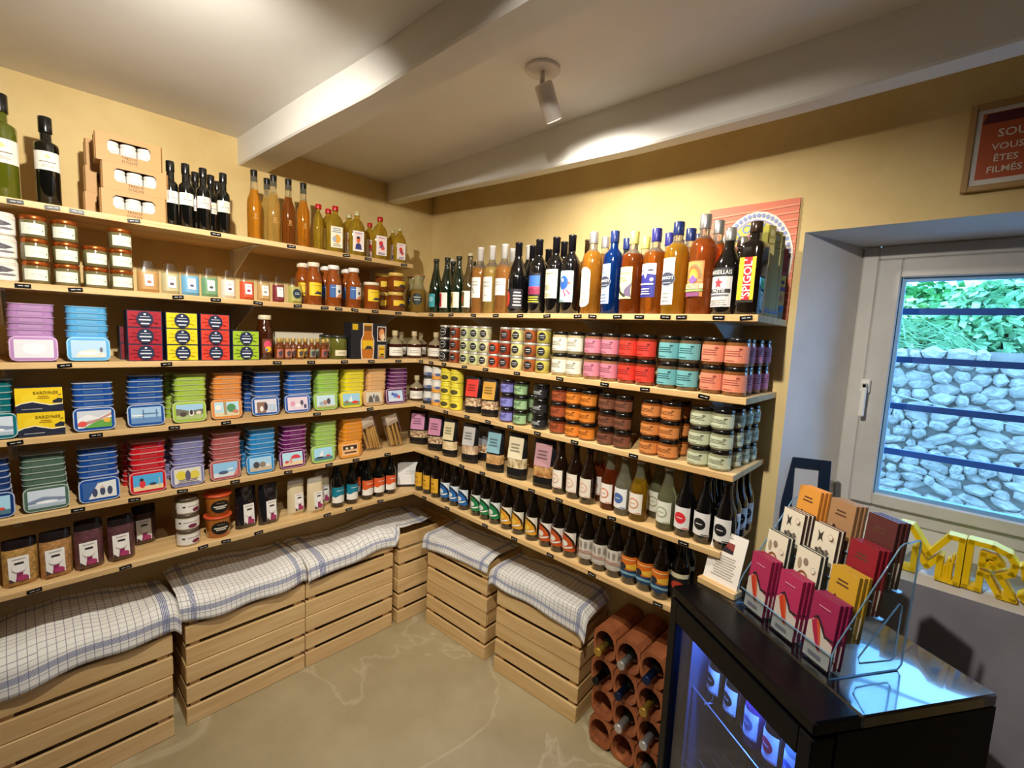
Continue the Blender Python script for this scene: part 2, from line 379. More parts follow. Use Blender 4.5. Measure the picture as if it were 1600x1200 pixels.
# ------------------------------------------------------------------ outside: stone retaining wall, planting above, facade over the window
def outdoors():
    fy = .40
    # own facade, thick wall around the opening
    b = B(); m = M_REVEAL
    b.box(-2, ax0, GY + .03, fy, -1, 5.5, m); b.box(ax1, 6.5, GY + .03, fy, -1, 5.5, m); b.box(ax0, ax1, GY + .03, fy, OZ1 - .02, 5.5, m); b.box(ax0, ax1, GY + .03, fy, -1, 1.03, m)
    struct('wall_outside', b.mesh('wall_outside'), 'outer face of the house wall')
    quads('ground', [[(-2, fy, -.3), (7, fy, -.3), (7, 8, -.3), (-2, 8, -.3)]], M_GROUND)
    Y = 2.45; ZT = 1.62
    w = struct('wall_garden', B().box(.4, 6.2, Y, Y + .35, -.3, ZT, M_MORTAR).mesh('wall_garden'), 'grey rubble stone wall outside the window')
    lumps = []
    for k in range(7):
        r2 = random.Random(k); n = 9; b = B(); ring = []
        for i in range(n):
            a = 2 * PI * i / n + r2.uniform(-.2, .2); q = r2.uniform(.8, 1.08); ring.append((q * math.cos(a), q * math.sin(a)))
        v = [(x * .5, .0, y * .5) for x, y in ring] + [(x * .45, -.55, y * .45) for x, y in ring] + [(x * .25 + .03, -.8 - r2.uniform(0, .2), y * .25) for x, y in ring]
        f = []
        for L in (0, n):
            for i in range(n): f.append((L + i, L + (i + 1) % n, L + n + (i + 1) % n, L + n + i))
        f.append(tuple(range(2 * n, 3 * n))); b.add(v, f, M_STONE); lumps.append(b.mesh('stone'))
    z = .52; r2 = random.Random(3); cnt = 0
    while z < ZT - .03:
        hgt = r2.uniform(.05, .085); x = 1.78 + r2.uniform(0, .1)
        while x < 3.72 and cnt < 298:
            wd = r2.uniform(.055, .16); o = part('stone', lumps[r2.randrange(7)], w, (x + wd / 2, Y + .004, z + hgt / 2 + r2.uniform(-.018, .018)))
            o.scale = (wd * 1.22, r2.uniform(.04, .08), hgt * 1.28); o.rotation_euler = (0, r2.uniform(-.45, .45), 0); x += wd; cnt += 1
        z += hgt * .95
    struct('garden_bank', B().box(-1, 7, Y + .35, 8, -.3, ZT - .05, M_GROUND).mesh('garden_bank'))
    # planting
    def shrub(name, label, c, rad, n, lm, leaf, seed):
        r3 = random.Random(seed); q = root(name, label, 'shrub', (c[0], c[1], ZT - .05), group='planting on top of the garden wall'); b = B()
        for i in range(n):
            th = r3.uniform(0, 2 * PI); ph = math.acos(r3.uniform(-.2, 1)); d = r3.uniform(.6, 1) ** .5
            p = Vector((rad[0] * d * math.sin(ph) * math.cos(th), rad[1] * d * math.sin(ph) * math.sin(th), rad[2] * (.25 + d * math.cos(ph))))
            a = Vector((r3.uniform(-1, 1), r3.uniform(-1, 1), r3.uniform(-1, .4))).normalized() * leaf; t = a.cross(Vector((r3.uniform(-1, 1), r3.uniform(-1, 1), 1))).normalized() * leaf * .28
            b.add([p, p + a * .5 + t, p + a, p + a * .5 - t], [(0, 1, 2, 3)], lm)
        o = part('foliage', b.mesh('foliage'), q); part('stem', B().lathe([(25, 0), (18, 300), (8, 600)], 6, mat('5b4a35', .9)).mesh('stem'), q)
    for i, (x, y, rx, rz_, nm, c1, c2) in enumerate(((1.75, 3.5, .42, .42, 'yellow green shrub, leftmost above the stone wall', 'b0d88c', 'e8f2c0'), (2.65, 3.45, .42, .46, 'mid green bushy shrub, second from the left above the stone wall', '94cc98', 'c8ecb8'), (3.55, 3.5, .42, .5, 'pale green shrub, third from the left above the stone wall', 'a0d4a4', 'd8f0c8'),
            (4.45, 3.6, .42, .5, 'leafy green shrub, fourth from the left above the stone wall', '98d09c', 'cceabc'), (5.35, 3.7, .42, .52, 'dense green shrub, rightmost above the stone wall', '90c894', 'c4e8b0'))):
        shrub('garden_shrub', nm, (x, y), (rx + .04, .40, rz_ + .06), 2600, leafy('leaf_%d' % i, c1, c2), .10, i + 1)
    for i in range(4): shrub('garden_shrub', f'low hedge bush in the row behind the shrubs, {ORD[i]} from the left', (2.1 + i * 1.25, 4.75), (.58, .4, .62), 1500, leafy('leaf_h%d' % i, '3f8f4c', '90cc78'), .12, 20 + i)
    # palm frond hanging in from the left
    q = root('palm_plant', 'small palm with thin fronds at the left of the garden wall top', 'palm', (2.0, 3.0, ZT - .05 + .04)); b = B(); pm = leafy('leaf_p', '5b9a62', '8fc084')
    for k in range(7):
        a = R(-70 + k * 30); pts = [Vector((math.cos(a) * t * .55, -.1 - .12 * t * abs(math.sin(a)), .12 + .28 * t - .42 * t * t + .1 * math.sin(a))) for t in (0, .25, .5, .75, 1)]
        b.tube(pts, .004, pm, 4)
        for i in range(1, 5):
            for sd in (-1, 1):
                for j in range(3):
                    p = pts[i - 1].lerp(pts[i], j / 3); d = Vector((math.cos(a) * .5 - sd * math.sin(a), 0, -.5 + sd * .3)).normalized() * .13
                    b.add([p, p + d * .5 + Vector((0, 0, .006)), p + d, p + d * .5 - Vector((0, 0, .006))], [(0, 1, 2, 3)], pm)
    part('frond', b.mesh('frond'), q); part('trunk', B().lathe([(40, -40), (32, 60), (20, 140)], 8, mat('6b5a42', .9)).mesh('trunk'), q)
    # washing line and peg
    o = part('washing_line', B().tube([(1.6, 1.35, 1.50), (3.05, .9, 1.225), (4.4, .5, 1.1)], .0025, mat('c9d2df', .5), 5).mesh('washing_line')); tag(o, 'thin pale washing line crossing outside the window', 'line')
    b = B(); g = mat('3fae8c', .5)
    q = root('clothes_peg', 'green plastic clothes peg clipped on the washing line', 'peg', (2.95, .93, 1.235), (0, R(25), 0))
    for a in (-1, 1):
        part('peg_leg', B().box(-.006, .006, -.005, .005, -.045, .03, g, .002).mesh('peg_leg'), q, (a * .007, 0, 0), (0, a * R(9), 0))
outdoors()

# ------------------------------------------------------------------ shelves
D = .3208
HB = [1.9034, 1.6630, 1.4241, 1.1920, .9494, .7119]; TH = .020
ZT = [h + TH for h in HB]
NAMES = ['top', 'second', 'third', 'fourth', 'fifth', 'lowest']
LEND = [-.35, 0, 0, 0, 0, 0]; REND = [None, 1.944, 1.935, 1.921, 1.905, 1.80]
for k in range(6):
    o = part('shelf_board', B().box(0.001, D, -2.45, LEND[k] - .001, HB[k], ZT[k], M_BOARDY, .0012).mesh('shelf_board'))
    tag(o, f'{NAMES[k]} long wooden shelf board on the left wall', 'shelf', 'shelf boards on the left wall')
    if k:
        o = part('shelf_board', B().box(D + .001, REND[k], -D, -.001, HB[k], ZT[k], M_BOARDX, .0012).mesh('shelf_board'))
        tag(o, f'{["", "uppermost", "second", "third", "fourth", "lowest"][k]} wooden shelf board on the wall beside the window', 'shelf', 'shelf boards on the back wall')
def bracket_mesh():
    m = mat('e8e4dc', .4); b = B()
    b.box(-.012, .012, -.002, 0, -.115, -.003, m); b.box(-.012, .012, -.295, 0, -.0028, -.0008, m)
    b.add([(-.0015, -.002, -.11), (-.0015, -.002, -.003), (-.0015, -.25, -.003), (.0015, -.002, -.11), (.0015, -.002, -.003), (.0015, -.25, -.003)], [(0, 1, 2), (3, 5, 4), (0, 3, 4, 1), (1, 4, 5, 2), (2, 5, 3, 0)], m)
    return b.mesh('bracket')
BR = bracket_mesh()
for k in range(6):
    for i, y in enumerate((-1.775, -1.075, -.40)):
        o = part('shelf_bracket', BR, None, (0.0005, y, HB[k]), (0, 0, PI / 2)); tag(o, f'white metal bracket under the {NAMES[k]} left wall shelf, {["viewer end", "in the middle", "nearest the corner"][i]}', 'bracket', 'shelf brackets on the left wall')
    if k:
        for i, x in enumerate((.66, 1.30, 1.80 if k < 5 else 1.72)):
            o = part('shelf_bracket', BR, None, (x, -.0005, HB[k])); tag(o, f'white metal bracket under the {["", "uppermost", "second", "third", "fourth", "lowest"][k]} window wall shelf, {["nearest the corner", "in the middle", "nearest the window"][i]}', 'bracket', 'shelf brackets on the back wall')
# price tags
TAG = cached('tag', lambda: B().box(-.017, .017, -.0025, 0, -.006, .006, M_BLACK).mesh('price_tag'))
TAGP = cached('tagp', lambda: B().art(.03, .008, [('L', 1, .15, .2, .5, .8, 'c8c8c8'), ('L', 1, .6, .2, .9, .8, 'c8c8c8')], flat(-.0025, -.004)).mesh('price_print'))
TL = [[24, 82, 120, 209, 337, 455, 541, 575, 631], [36, 118, 278, 337, 403, 465, 507, 529, 554, 586, 622], [101, 260, 433, 486, 538, 580, 622],
      [24, 150, 272, 353, 495, 578], [122, 210, 285, 367, 450, 514, 556, 605], [54, 196, 317, 353, 404, 511, 545, 594]]
TR = [[], [655, 674, 705, 740, 775, 813, 855, 903, 926, 965, 999, 1040, 1065, 1123, 1166], [658, 674, 694, 726, 759, 808, 875, 945, 1008, 1100], [661, 697, 730, 763, 798, 840, 898, 990],
      [652, 683, 722, 754, 831, 874, 956, 1068], [663, 699, 758, 804, 860, 925, 1028]]
for k in range(6):
    for side, us in (('left', TL[k]), ('window', TR[k])):
        for i, u in enumerate(us):
            z = HB[k] + TH / 2
            if side == 'left': p = (D + .0003, along(u, X=D, Z=z), z); rt = PI / 2
            else:
                p = (along(u, Y=-D, Z=z), -D - .0003, z); rt = 0
                if p[0] < D + .03 or p[0] > REND[k] - .02: continue
            q = root('price_tag', f'black price tag, {ORD[i]} from the left, {NAMES[k]} shelf of the {side} wall', 'price tag', p, (0, rnd.uniform(-.12, .12), rt), 'price tags on the shelf edges')
            part('tag_plate', TAG, q); part('price_print', TAGP, q)

def spot(side, k, u, dep, dz=0):
    """world location of something standing on shelf k of a side, dep metres behind its front edge"""
    if side == 'L': X = D - dep; return (X, along(u, X=X, Z=ZT[k]), ZT[k] + .0006 + dz), PI / 2
    Y = -(D - dep); return (along(u, Y=Y, Z=ZT[k]), Y, ZT[k] + .0006 + dz), 0

# ------------------------------------------------------------------ makers (canonical front faces -y)
def jar_parts(r, h, lid_h, body, lid, labart, lab_w, lab_z, lab_h, key, shoulder=.93):
    """round jar in mm"""
    bm = cached(('jb',) + key, lambda: B().lathe([(r * .9, 0), (r, 3), (r, h - lid_h - 5), (r * shoulder, h - lid_h - .5), (r * shoulder, h - lid_h)], 18, body).mesh('body'))
    lm = cached(('jl',) + key, lambda: B().lathe([(r * .96, h - lid_h), (r * .98, h - lid_h + .8), (r * .98, h - 1.5), (r * .93, h - .2)], 18, lid).mesh('lid'))
    am = cached(('ja',) + key, lambda: B().art(lab_w / 1000, lab_h / 1000, labart, cyl((r + .2) / 1000, lab_z / 1000)).mesh('label')) if labart else None
    return bm, lm, am
def jar(name, label, cat, loc, rz, meshes, group):
    o = root(name, label, cat, loc, (0, 0, rz), group)
    part('body', meshes[0], o); part('lid', meshes[1], o)
    if meshes[2]: part('label', meshes[2], o)
    return o
PROF = {
 'bordeaux': [(33, 0), (37, 4), (37, 185), (35, 200), (25, 217), (15.5, 229), (14, 240), (14, 296), (13, 298)],
 'burgundy': [(36, 0), (40, 4), (40, 150), (38, 168), (31, 192), (21, 220), (15.5, 238), (14, 255), (14.5, 294), (13, 296)],
 'cider': [(30, 0), (34, 4), (34, 110), (32, 135), (24, 175), (16, 210), (13, 235), (13.5, 266), (12.5, 268)],
 'beer': [(28, 0), (30.5, 3), (30.5, 112), (28.5, 126), (20, 146), (14.5, 166), (12.8, 190), (13.5, 199), (12.5, 200)],
 'lemonade': [(29, 0), (31.5, 3), (31.5, 105), (29, 122), (19, 148), (14, 172), (12.8, 196), (13.5, 206), (12.5, 207)],
 'amber': [(23, 0), (25, 3), (26, 140), (24, 158), (16, 182), (13, 205), (12.5, 245), (12, 246)],
 'oil': [(26, 0), (29, 3), (29, 188), (27.5, 195), (16, 202), (14, 206), (14, 236), (13, 237)],
 'oil_small': [(19.5, 0), (22, 3), (22, 140), (21, 150), (12.5, 160), (11.5, 165), (11.5, 196), (11, 197)],
 'flask': [(36, 0), (39, 4), (39, 112), (36, 135), (27, 157), (14, 170), (12, 174), (12, 188), (11, 189)],
 'spirit': [(33, 0), (36, 4), (36, 196), (33, 212), (20, 226), (14.5, 234), (14, 262), (13, 263)],
 'wide': [(36, 0), (38.5, 4), (38.5, 186), (36, 203), (20, 216), (15, 222), (14, 250), (13, 251)],
 'marseille': [(34, 0), (37, 4), (37, 135), (34, 152), (22, 178), (15, 190), (14, 225), (13, 226)],
 'square': [(31, 0), (33.5, 4), (33.5, 190), (31, 203), (15, 212), (14, 216), (14, 245), (13, 246)],
 'apothecary': [(27, 0), (30, 3), (30, 52), (27, 62), (12, 72), (9, 76), (9, 88), (8, 89)],
 'mini': [(16, 0), (18, 2), (18, 48), (15, 58), (9, 64), (8.5, 76), (8, 77)],
 'soup': [(31, 0), (34, 4), (34, 110), (31, 128), (24, 146), (22, 152), (22, 168), (21, 169)],
 'carafe': [(36, 0), (40, 5), (40, 95), (36, 118), (24, 145), (23, 158), (31, 186), (30, 188)],
 'flip': [(24, 0), (27, 3), (27, 95), (22, 116), (12, 140), (11, 170), (11, 171)],
}
CAPS = {'bordeaux': (14.8, 238, 300), 'burgundy': (15.3, 240, 298), 'cider': (14.6, 258, 272), 'beer': (14.6, 194, 202.5), 'lemonade': (14.6, 200, 209), 'amber': (13.5, 226, 270), 'oil': (16.5, 228, 275),
        'oil_small': (13, 190, 226), 'flask': (13.5, 184, 205), 'spirit': (16, 252, 294), 'wide': (16.5, 240, 284), 'marseille': (15.5, 214, 244), 'square': (17, 235, 265), 'apothecary': (11, 84, 104),
        'mini': (10.5, 72, 89), 'soup': (25, 164, 183), 'carafe': (33, 186, 192), 'flip': (12, 166, 176)}
def bottle_meshes(kind, glass, cap, labart=None, lw=60, lz=40, lh=80, fill=None, liquid=None, sy=1, sq=0, capshape=0, key=None):
    pr = PROF[kind]; key = (kind, glass.name, cap.name, key, lw, lz, lh, fill)
    def body():
        b = B()
        if fill:
            q = []; put = False
            for i, (r, z) in enumerate(pr):
                if not put and z > fill:
                    r0, z0 = pr[i - 1]; t = (fill - z0) / (z - z0); q.append((r0 + (r - r0) * t, fill, glass)); put = True
                q.append((r, z))
            q[0] = (q[0][0], q[0][1], liquid); b.lathe(q, 20, liquid, sy, sq)
        else: b.lathe(pr, 20, glass, sy, sq)
        return b.mesh('body')
    bm = cached(('bb',) + key, body)
    cr, c0, c1 = CAPS[kind]
    if capshape == 1: cp = [(cr * .82, c0), (cr * .85, c0 + 6), (cr, c1 - 4), (cr * .97, c1)]
    elif kind == 'bordeaux' or kind == 'burgundy': cp = [(cr, c0), (cr, c1 - 8), (cr * 1.08, c1 - 7), (cr * 1.08, c1 - 1.5), (cr * .95, c1)]
    else: cp = [(cr * .97, c0), (cr, c0 + 1.5), (cr, c1 - 2), (cr * .93, c1)]
    cm = cached(('bc',) + key, lambda: B().lathe(cp, 16, cap).mesh('cap'))
    rmax = max(r for r, z in pr)
    if sq or sy != 1: fn = flat(-(rmax * sy + .3) / 1000 * (1 if not sq else 1.0), lz / 1000)
    else: fn = cyl((rmax + .25) / 1000, lz / 1000)
    am = cached(('ba',) + key, lambda: B().art(lw / 1000, lh / 1000, labart, fn).mesh('label')) if labart else None
    return bm, cm, am
BOTTLES = []
def bottle(name, label, loc, rz, ms, group, cat='bottle'):
    o = root(name, label, cat, loc, (0, 0, rz), group); BOTTLES.append((o, max(v.co.x for v in ms[0].vertices)))
    part('body', ms[0], o); part('cap', ms[1], o)
    if ms[2]: part('label', ms[2], o)
    return o

# pouch: soft bag w x h x t (m); top gathered thin
def pouch_surf(w, h, t, taper=.9):
    def th(x, y):
        a = min(1, abs(x) / (w / 2)); v = min(1, max(0, y / h))
        return t / 2 * (max(0, 1 - a ** 4)) ** .5 * (1 - v ** 2.2 * taper) * (min(1, .55 + v * 6))
    return th
def pouch_mesh(key, w, h, t, bands, taper=.9, gather=0):
    """bands: [(v_start, material)]"""
    def mk():
        th = pouch_surf(w, h, t, taper); b = B(); nx, nz = 8, 10
        zs = sorted(set([i / nz for i in range(nz + 1)] + [v for v, _ in bands]))
        def wx(v): return w * (1 - gather * max(0, v - .7) / .3)
        for sd in (-1, 1):
            for i in range(len(zs) - 1):
                m = [mm for v, mm in bands if v <= zs[i] + 1e-6][-1]; vv = []
                for v in (zs[i], zs[i + 1]):
                    for j in range(nx + 1):
                        x = (j / nx - .5); vv.append((x * wx(v), sd * th(x * w, v * h), v * h))
                n = nx + 1; f = [(j, j + 1, n + j + 1, n + j) if sd < 0 else (j + 1, j, n + j, n + j + 1) for j in range(nx)]
                b.add(vv, f, m, True)
        vv = [((j / nx - .5) * w, -th((j / nx - .5) * w, 0), 0) for j in range(nx + 1)] + [((j / nx - .5) * w, th((j / nx - .5) * w, 0), 0) for j in range(nx, -1, -1)]
        b.add(vv, [tuple(reversed(range(len(vv))))], bands[0][1])
        return b.mesh('bag_body')
    return cached(('pouch',) + key, mk)
def pouch(name, label, loc, rz, w, h, t, bands, art, aw, az, ah, key, group, taper=.9, gather=0, ax=0, lean=0, cat='bag'):
    o = root(name, label, cat, loc, (lean, 0, rz), group)
    part('bag_body', pouch_mesh(key, w, h, t, bands, taper, gather), o)
    if art:
        th = pouch_surf(w, h, t, taper)
        fn = lambda x, y, off: (x + ax, -th(min(abs(x + ax) * .8, w * .46), az + y) - off - .0012, az + y)
        part('label', cached(('pl',) + key, lambda: B().art(aw, ah, art, fn, 6).mesh('label')), o)
    return o

def rrect(w, d, r, n=4):
    p = []
    for cx, cy, a0 in ((w / 2 - r, d / 2 - r, 0), (-w / 2 + r, d / 2 - r, 90), (-w / 2 + r, -d / 2 + r, 180), (w / 2 - r, -d / 2 + r, 270)):
        for i in range(n + 1): a = R(a0 + 90 * i / n); p.append((cx + r * math.cos(a), cy + r * math.sin(a)))
    return p
TW, TD, THT = .105, .076, .0195
def tin_meshes(c, rimc, pic=None, key=None):
    bm = cached(('tin', c), lambda: B().prism(rrect(TW - .004, TD - .004, .016), 0, THT - .003, gloss(c), smooth_side=True).art(.05, .009, [('R', 0, 0, 1, 1, mat(shade(c), .3))], lambda x, y, o: (x, -TD / 2 + .002 - o, .004 + y), 1).mesh('tin_body'))
    rm = cached(('rim', rimc), lambda: B().prism(rrect(TW, TD, .017), THT - .003, THT, mat(rimc, .3, .3), smooth_side=True).mesh('rim'))
    pm = cached(('pic', key), lambda: B().prism(rrect(TW - .006, TD - .006, .014), THT, THT + .0008, gloss(c)).art(TW - .02, TD - .02, pic, top(THT + .0008, -(TD - .02) / 2), 1).mesh('lid_picture')) if pic else None
    return bm, rm, pm
def shade(c):
    v = [int(c[i:i + 2], 16) for i in (0, 2, 4)]; m = sum(v) / 3
    v = [int(max(0, min(255, x * .8 + (m * .25 if m > 90 else 34)))) for x in v]; return '%02x%02x%02x' % tuple(v)
def tin(label, loc, rot, ms, group):
    o = root('sardine_tin', label, 'tin', loc, rot, group); part('tin_body', ms[0], o); part('rim', ms[1], o)
    if ms[2]: part('lid_picture', ms[2], o)
    return o
def tin_stack(k, u, cname, c, rim, pic, picname, n, back=0, skew=0):
    """flat tins in a stack, one tin propped upright in front of it, on the left wall"""
    loc, rz = spot('L', k, u, .092); n += 2 if n < 8 else 1; back += 1 if back else 0
    for i in range(n):
        dz = i * (THT + .0003)
        tin(f'{cname} tin, {ORD[i]} up in the stack behind the {picname} tin', (loc[0] + rnd.uniform(-.002, .002), loc[1] + rnd.uniform(-.002, .002), loc[2] + dz), (0, 0, rz + skew + rnd.uniform(-.03, .03)), tin_meshes(c, rim), f'{cname} tins stacked behind the {picname} tin')
    for i in range(back):
        tin(f'{cname} tin, {ORD[i]} up in the rear stack behind the {picname} tin', (loc[0] - .092 + rnd.uniform(-.002, .002), loc[1] - .012 + rnd.uniform(-.002, .002), loc[2] + i * (THT + .0003)), (0, 0, rz + skew + rnd.uniform(-.03, .03)), tin_meshes(c, rim), f'{cname} tins stacked behind the {picname} tin')
    a = R(80); X = D - .008
    # upright tin leaning on the stack, lower edge near the shelf edge
    f = (X - THT * math.sin(a) * 1.0, along(u, X=X, Z=ZT[k]) + .004, ZT[k] + .0006 + TD / 2 * math.sin(a))
    tin(f'{cname} sardine tin propped upright with a {picname} picture', (f[0] - .008, f[1], f[2]), (a, 0, rz + skew * .5), tin_meshes(c, rim, pic, picname), 'display tins propped in front of the stacks')

def carton(name, label, loc, rz, w, d, h, m, art, key, group, cat='box', rot=None):
    o = root(name, label, cat, loc, rot or (0, 0, rz), group)
    part('carton', cached(('ct',) + key, lambda: B().box(-w / 2, w / 2, -d / 2, d / 2, 0, h, m, .0012).mesh('carton')), o)
    if art: part('front_print', cached(('ctp',) + key, lambda: B().art(w, h, art, flat(-d / 2, 0), 1).mesh('front_print')), o)
    return o

# ================================================================== LEFT WALL, top shelf: oils and vinegars
BLK = mat('101010', .25, coat=.5); DKG = mat('0c0d0b', .1, coat=1)
def oil_label(tint): return [('R', 0, 0, 1, 1, tint), ('E', .5, .72, .08, .1, 'd9c98a'), ('L', 1, .25, .38, .75, .5, '8a8378'), ('L', 2, .3, .15, .7, .3, 'b8b0a4')]
G = 'oil bottles on the top shelf'
loc, rz = spot('L', 0, 8, .10)
ob = bottle('oil_bottle', 'tall olive green glass oil bottle with white label and black cap', loc, rz, bottle_meshes('oil', mat('5d6416', .08, coat=1, trans=.25), BLK, oil_label('e9e4d8'), 74, 95, 62, key='big'), G)
ob.scale = (1.22, 1.22, 1.12)
loc, rz = spot('L', 0, 78, .10)
bottle('oil_bottle', 'tall black oil bottle standing alone beside the gift boxes', loc, rz, bottle_meshes('oil', DKG, BLK, oil_label('ece7dd'), 76, 112, 56, key='blk'), G)
# kraft gift boxes with a window and three little white jars inside
def gift_box(label, loc, rz, jars=True):
    w, d, h = .170, .070, .0865; o = root('gift_box', label, 'box', loc, (0, 0, rz), 'kraft gift boxes on the top shelf')
    kr = paper('b98d55'); kd = paper('a87c47'); t = .0015
    def body():
        b = B(); x0, x1, z0, z1 = -.056, .056, .028, .070
        b.box(-w / 2, w / 2, d / 2 - t, d / 2, 0, h, kr); b.box(-w / 2, w / 2, -d / 2, d / 2, 0, t, kr); b.box(-w / 2, w / 2, -d / 2, d / 2, h - t, h, kr)
        for a in ((-w / 2, x0, t, h - t), (x1, w / 2, t, h - t), (x0, x1, t, z0), (x0, x1, z1, h - t)): b.box(a[0], a[1], -d / 2, -d / 2 + t, a[2], a[3], kr)
        for q in (-1, 1): b.box(q * w / 2 - t / 2, q * w / 2 + t / 2, -d / 2 + .006, d / 2, 0, h, kd)
        for q in (-1, 1):
            for zc in (z0, z1):
                zz = z0 + .008 if zc == z0 else z1 - .008; b.add([(q * x1, -d / 2, zc), (q * (x1 - .008), -d / 2, zc), (q * x1, -d / 2, zz)], [(0, 1, 2)], kr)
        return b.mesh('carton')
    part('carton', cached('gb', body), o)
    part('lettering', cached('gbt', lambda: B().art(.09, .024, [('T', "TRESOR", .5, .76, .36, '5f4220'), ('T', "D'OLIVE", .5, .26, .36, '5f4220')], flat(-d / 2, .003), 1).mesh('lettering')), o)
    def flapm(): return B().box(-.0075, .0075, -.0008, .0008, 0, h - .004, kd).mesh('side_flap')
    for q in (-1, 1): part('side_flap', cached('gbf', flapm), o, (q * (w / 2 + .001), -d / 2 + .008, .002), (0, 0, q * -R(70)))
    return o
GJ = jar_parts(22, 66, 9, mat('d4d2cc', .3, coat=1), mat('e6e2da', .3), [('R', 0, .1, 1, .9, 'd8d6d2'), ('L', 1, .3, .45, .7, .55, '9aa0a8'), ('L', 1, .25, .2, .75, .3, '9aa0a8')], 60, 8, 50, ('gj',))
loc, rz = spot('L', 0, 211, .075)
for i in range(3):
    zz = loc[2] + i * .0868; yo = loc[1] + (-.004, .002, -.012)[i]
    gift_box(f'kraft gift box showing white jars, {["bottom", "middle", "top"][i]} of the front stack', (loc[0], yo, zz), rz)
    for j in range(3):
        jar('small_jar', f'small white jar, {["left", "middle", "right"][j]} one inside the {["bottom", "middle", "top"][i]} kraft gift box', 'jar', (loc[0] + .006, yo + (j - 1) * .0455, zz + .002), rz, GJ, 'white jars in the gift boxes')
for i in range(3):
    gift_box(f'kraft gift box standing edge-on behind, {["bottom", "middle", "top"][i]} of the rear stack', (loc[0] - .115, loc[1] - .034 + .004 * i, loc[2] + i * .0868), rz)
# small black oil bottles
OS = [(271, .06, 'e9e6dc'), (290, .05, 'ebe8e0'), (307, .13, 'e6dcd8'), (319, .05, 'ead6d4'), (331, .12, 'e8e2d6'), (350, .05, 'e9e6d0'), (300, .19, 'ebe8e0'), (341, .19, 'ead6d4')]
for i, (u, dep, c) in enumerate(OS):
    loc, rz = spot('L', 0, u, dep)
    tint = {'e9e6dc': 'white', 'ebe8e0': 'white', 'e6dcd8': 'pink', 'ead6d4': 'pale pink', 'e8e2d6': 'cream', 'e9e6d0': 'pale yellow'}[c]
    bottle('oil_bottle', f'small black oil bottle with {tint} label, {["beside the gift boxes", "front row, second from the gift boxes", "half hidden in the second row", "front row, in the middle", "second row, behind the pink label", "front row, farthest from the gift boxes", "back row, on the left", "back row, on the right"][i]}', loc, rz, bottle_meshes('oil_small', DKG, BLK, oil_label(c), 56, 80, 42, key=c), 'small black oil bottles')
# slim amber bottles with black stoppers
AM = [(398, .06, 'd9962a', 'golden', 'nearest the bracket'), (418, .13, 'd8b765', 'pale straw', 'standing behind the pale one'), (428, .06, 'd8b25e', 'pale gold', 'second in the front row'), (451, .06, '9a5a22', 'brown amber', 'third in the front row'), (475, .06, 'd88f28', 'orange amber', 'nearest the flat flasks')]
for u, dep, c, nm, wh in AM:
    loc, rz = spot('L', 0, u, dep)
    bottle('vinegar_bottle', f'slim {nm} vinegar bottle with black stopper, {wh}', loc, rz, bottle_meshes('amber', tinted('e4dcc0', .9), BLK, [('E', .42, .6, .16, .1, mat('a87a3a', .5)), ('L', 2, .2, .3, .6, .5, 'b98d48')], 34, 60, 60, fill=196, liquid=mat(c, .06, trans=.72, ior=1.36), capshape=1, key=c), 'slim vinegar bottles on the top shelf')
# flat flasks
FA = {'a': [('R', 0, 0, 1, 1, 'efe8cf'), ('L', 3, .12, .7, .88, .95, '6d7f96'), ('E', .55, .42, .28, .2, 'e3a848'), ('E', .3, .4, .16, .14, 'a9b0c4'), ('L', 2, .15, .05, .85, .2, '8b8f6a')],
      'b': [('R', 0, 0, 1, 1, 'f1ece8'), ('R', .14, .06, .86, .94, 'efd9d6'), ('P', [(.2, .1), (.8, .1), (.72, .35), (.5, .42), (.28, .35)], '3d3f74'), ('E', .48, .55, .16, .15, 'd8643c'), ('A', .48, .62, .17, .12, '2a2430'), ('L', 1, .2, .86, .8, .93, '8a6aa0')],
      'c': [('R', 0, 0, 1, 1, 'f2ece8'), ('R', .14, .06, .86, .94, 'f2dcd8'), ('E', .45, .6, .2, .14, 'd23a34'), ('E', .62, .38, .18, .1, 'd8504a'), ('P', [(.3, .35), (.7, .5), (.66, .55), (.28, .42)], '5c4a7c'), ('L', 2, .15, .03, .85, .16, '4a3f86'), ('L', 1, .2, .86, .8, .93, 'b86a9a')]}
FL = [(499, .055, 'red', None, 'turned sideways beside the vinegars', .96), (513, .13, 'red', 'a', 'behind the orange-fruit label', 1), (521, .055, 'red', 'a', 'with a pale label of an orange fruit', 1), (545, .13, 'clear', 'c', 'behind the portrait label', 1), (557, .055, 'clear', 'b', 'with a portrait on its label', 1), (577, .15, 'red', 'c', 'tucked behind, between the two front labels', .92), (593, .055, 'red', 'c', 'with a red flower label', 1), (613, .13, 'clear', 'b', 'behind the smallest flask', .86), (624, .055, 'clear', 'c', 'smallest one, at the shelf end', .86)]
for u, dep, cap, a, wh, sc in FL:
    loc, rz = spot('L', 0, u, dep); cm = mat('b3161c', .3) if cap == 'red' else mat('d9cf9a', .2, trans=.4)
    o = bottle('flat_flask', f'flat flask of golden syrup with {cap} cap, {wh}', loc, rz + (R(60) if a is None else R(-8)), bottle_meshes('flask', mat('d2b23a', .06, trans=.75, ior=1.36), cm, FA[a] if a else None, 52, 22, 92, sy=.55, key=('fl', a)), 'flat syrup flasks on the top shelf')
    o.scale = (sc, sc, sc)

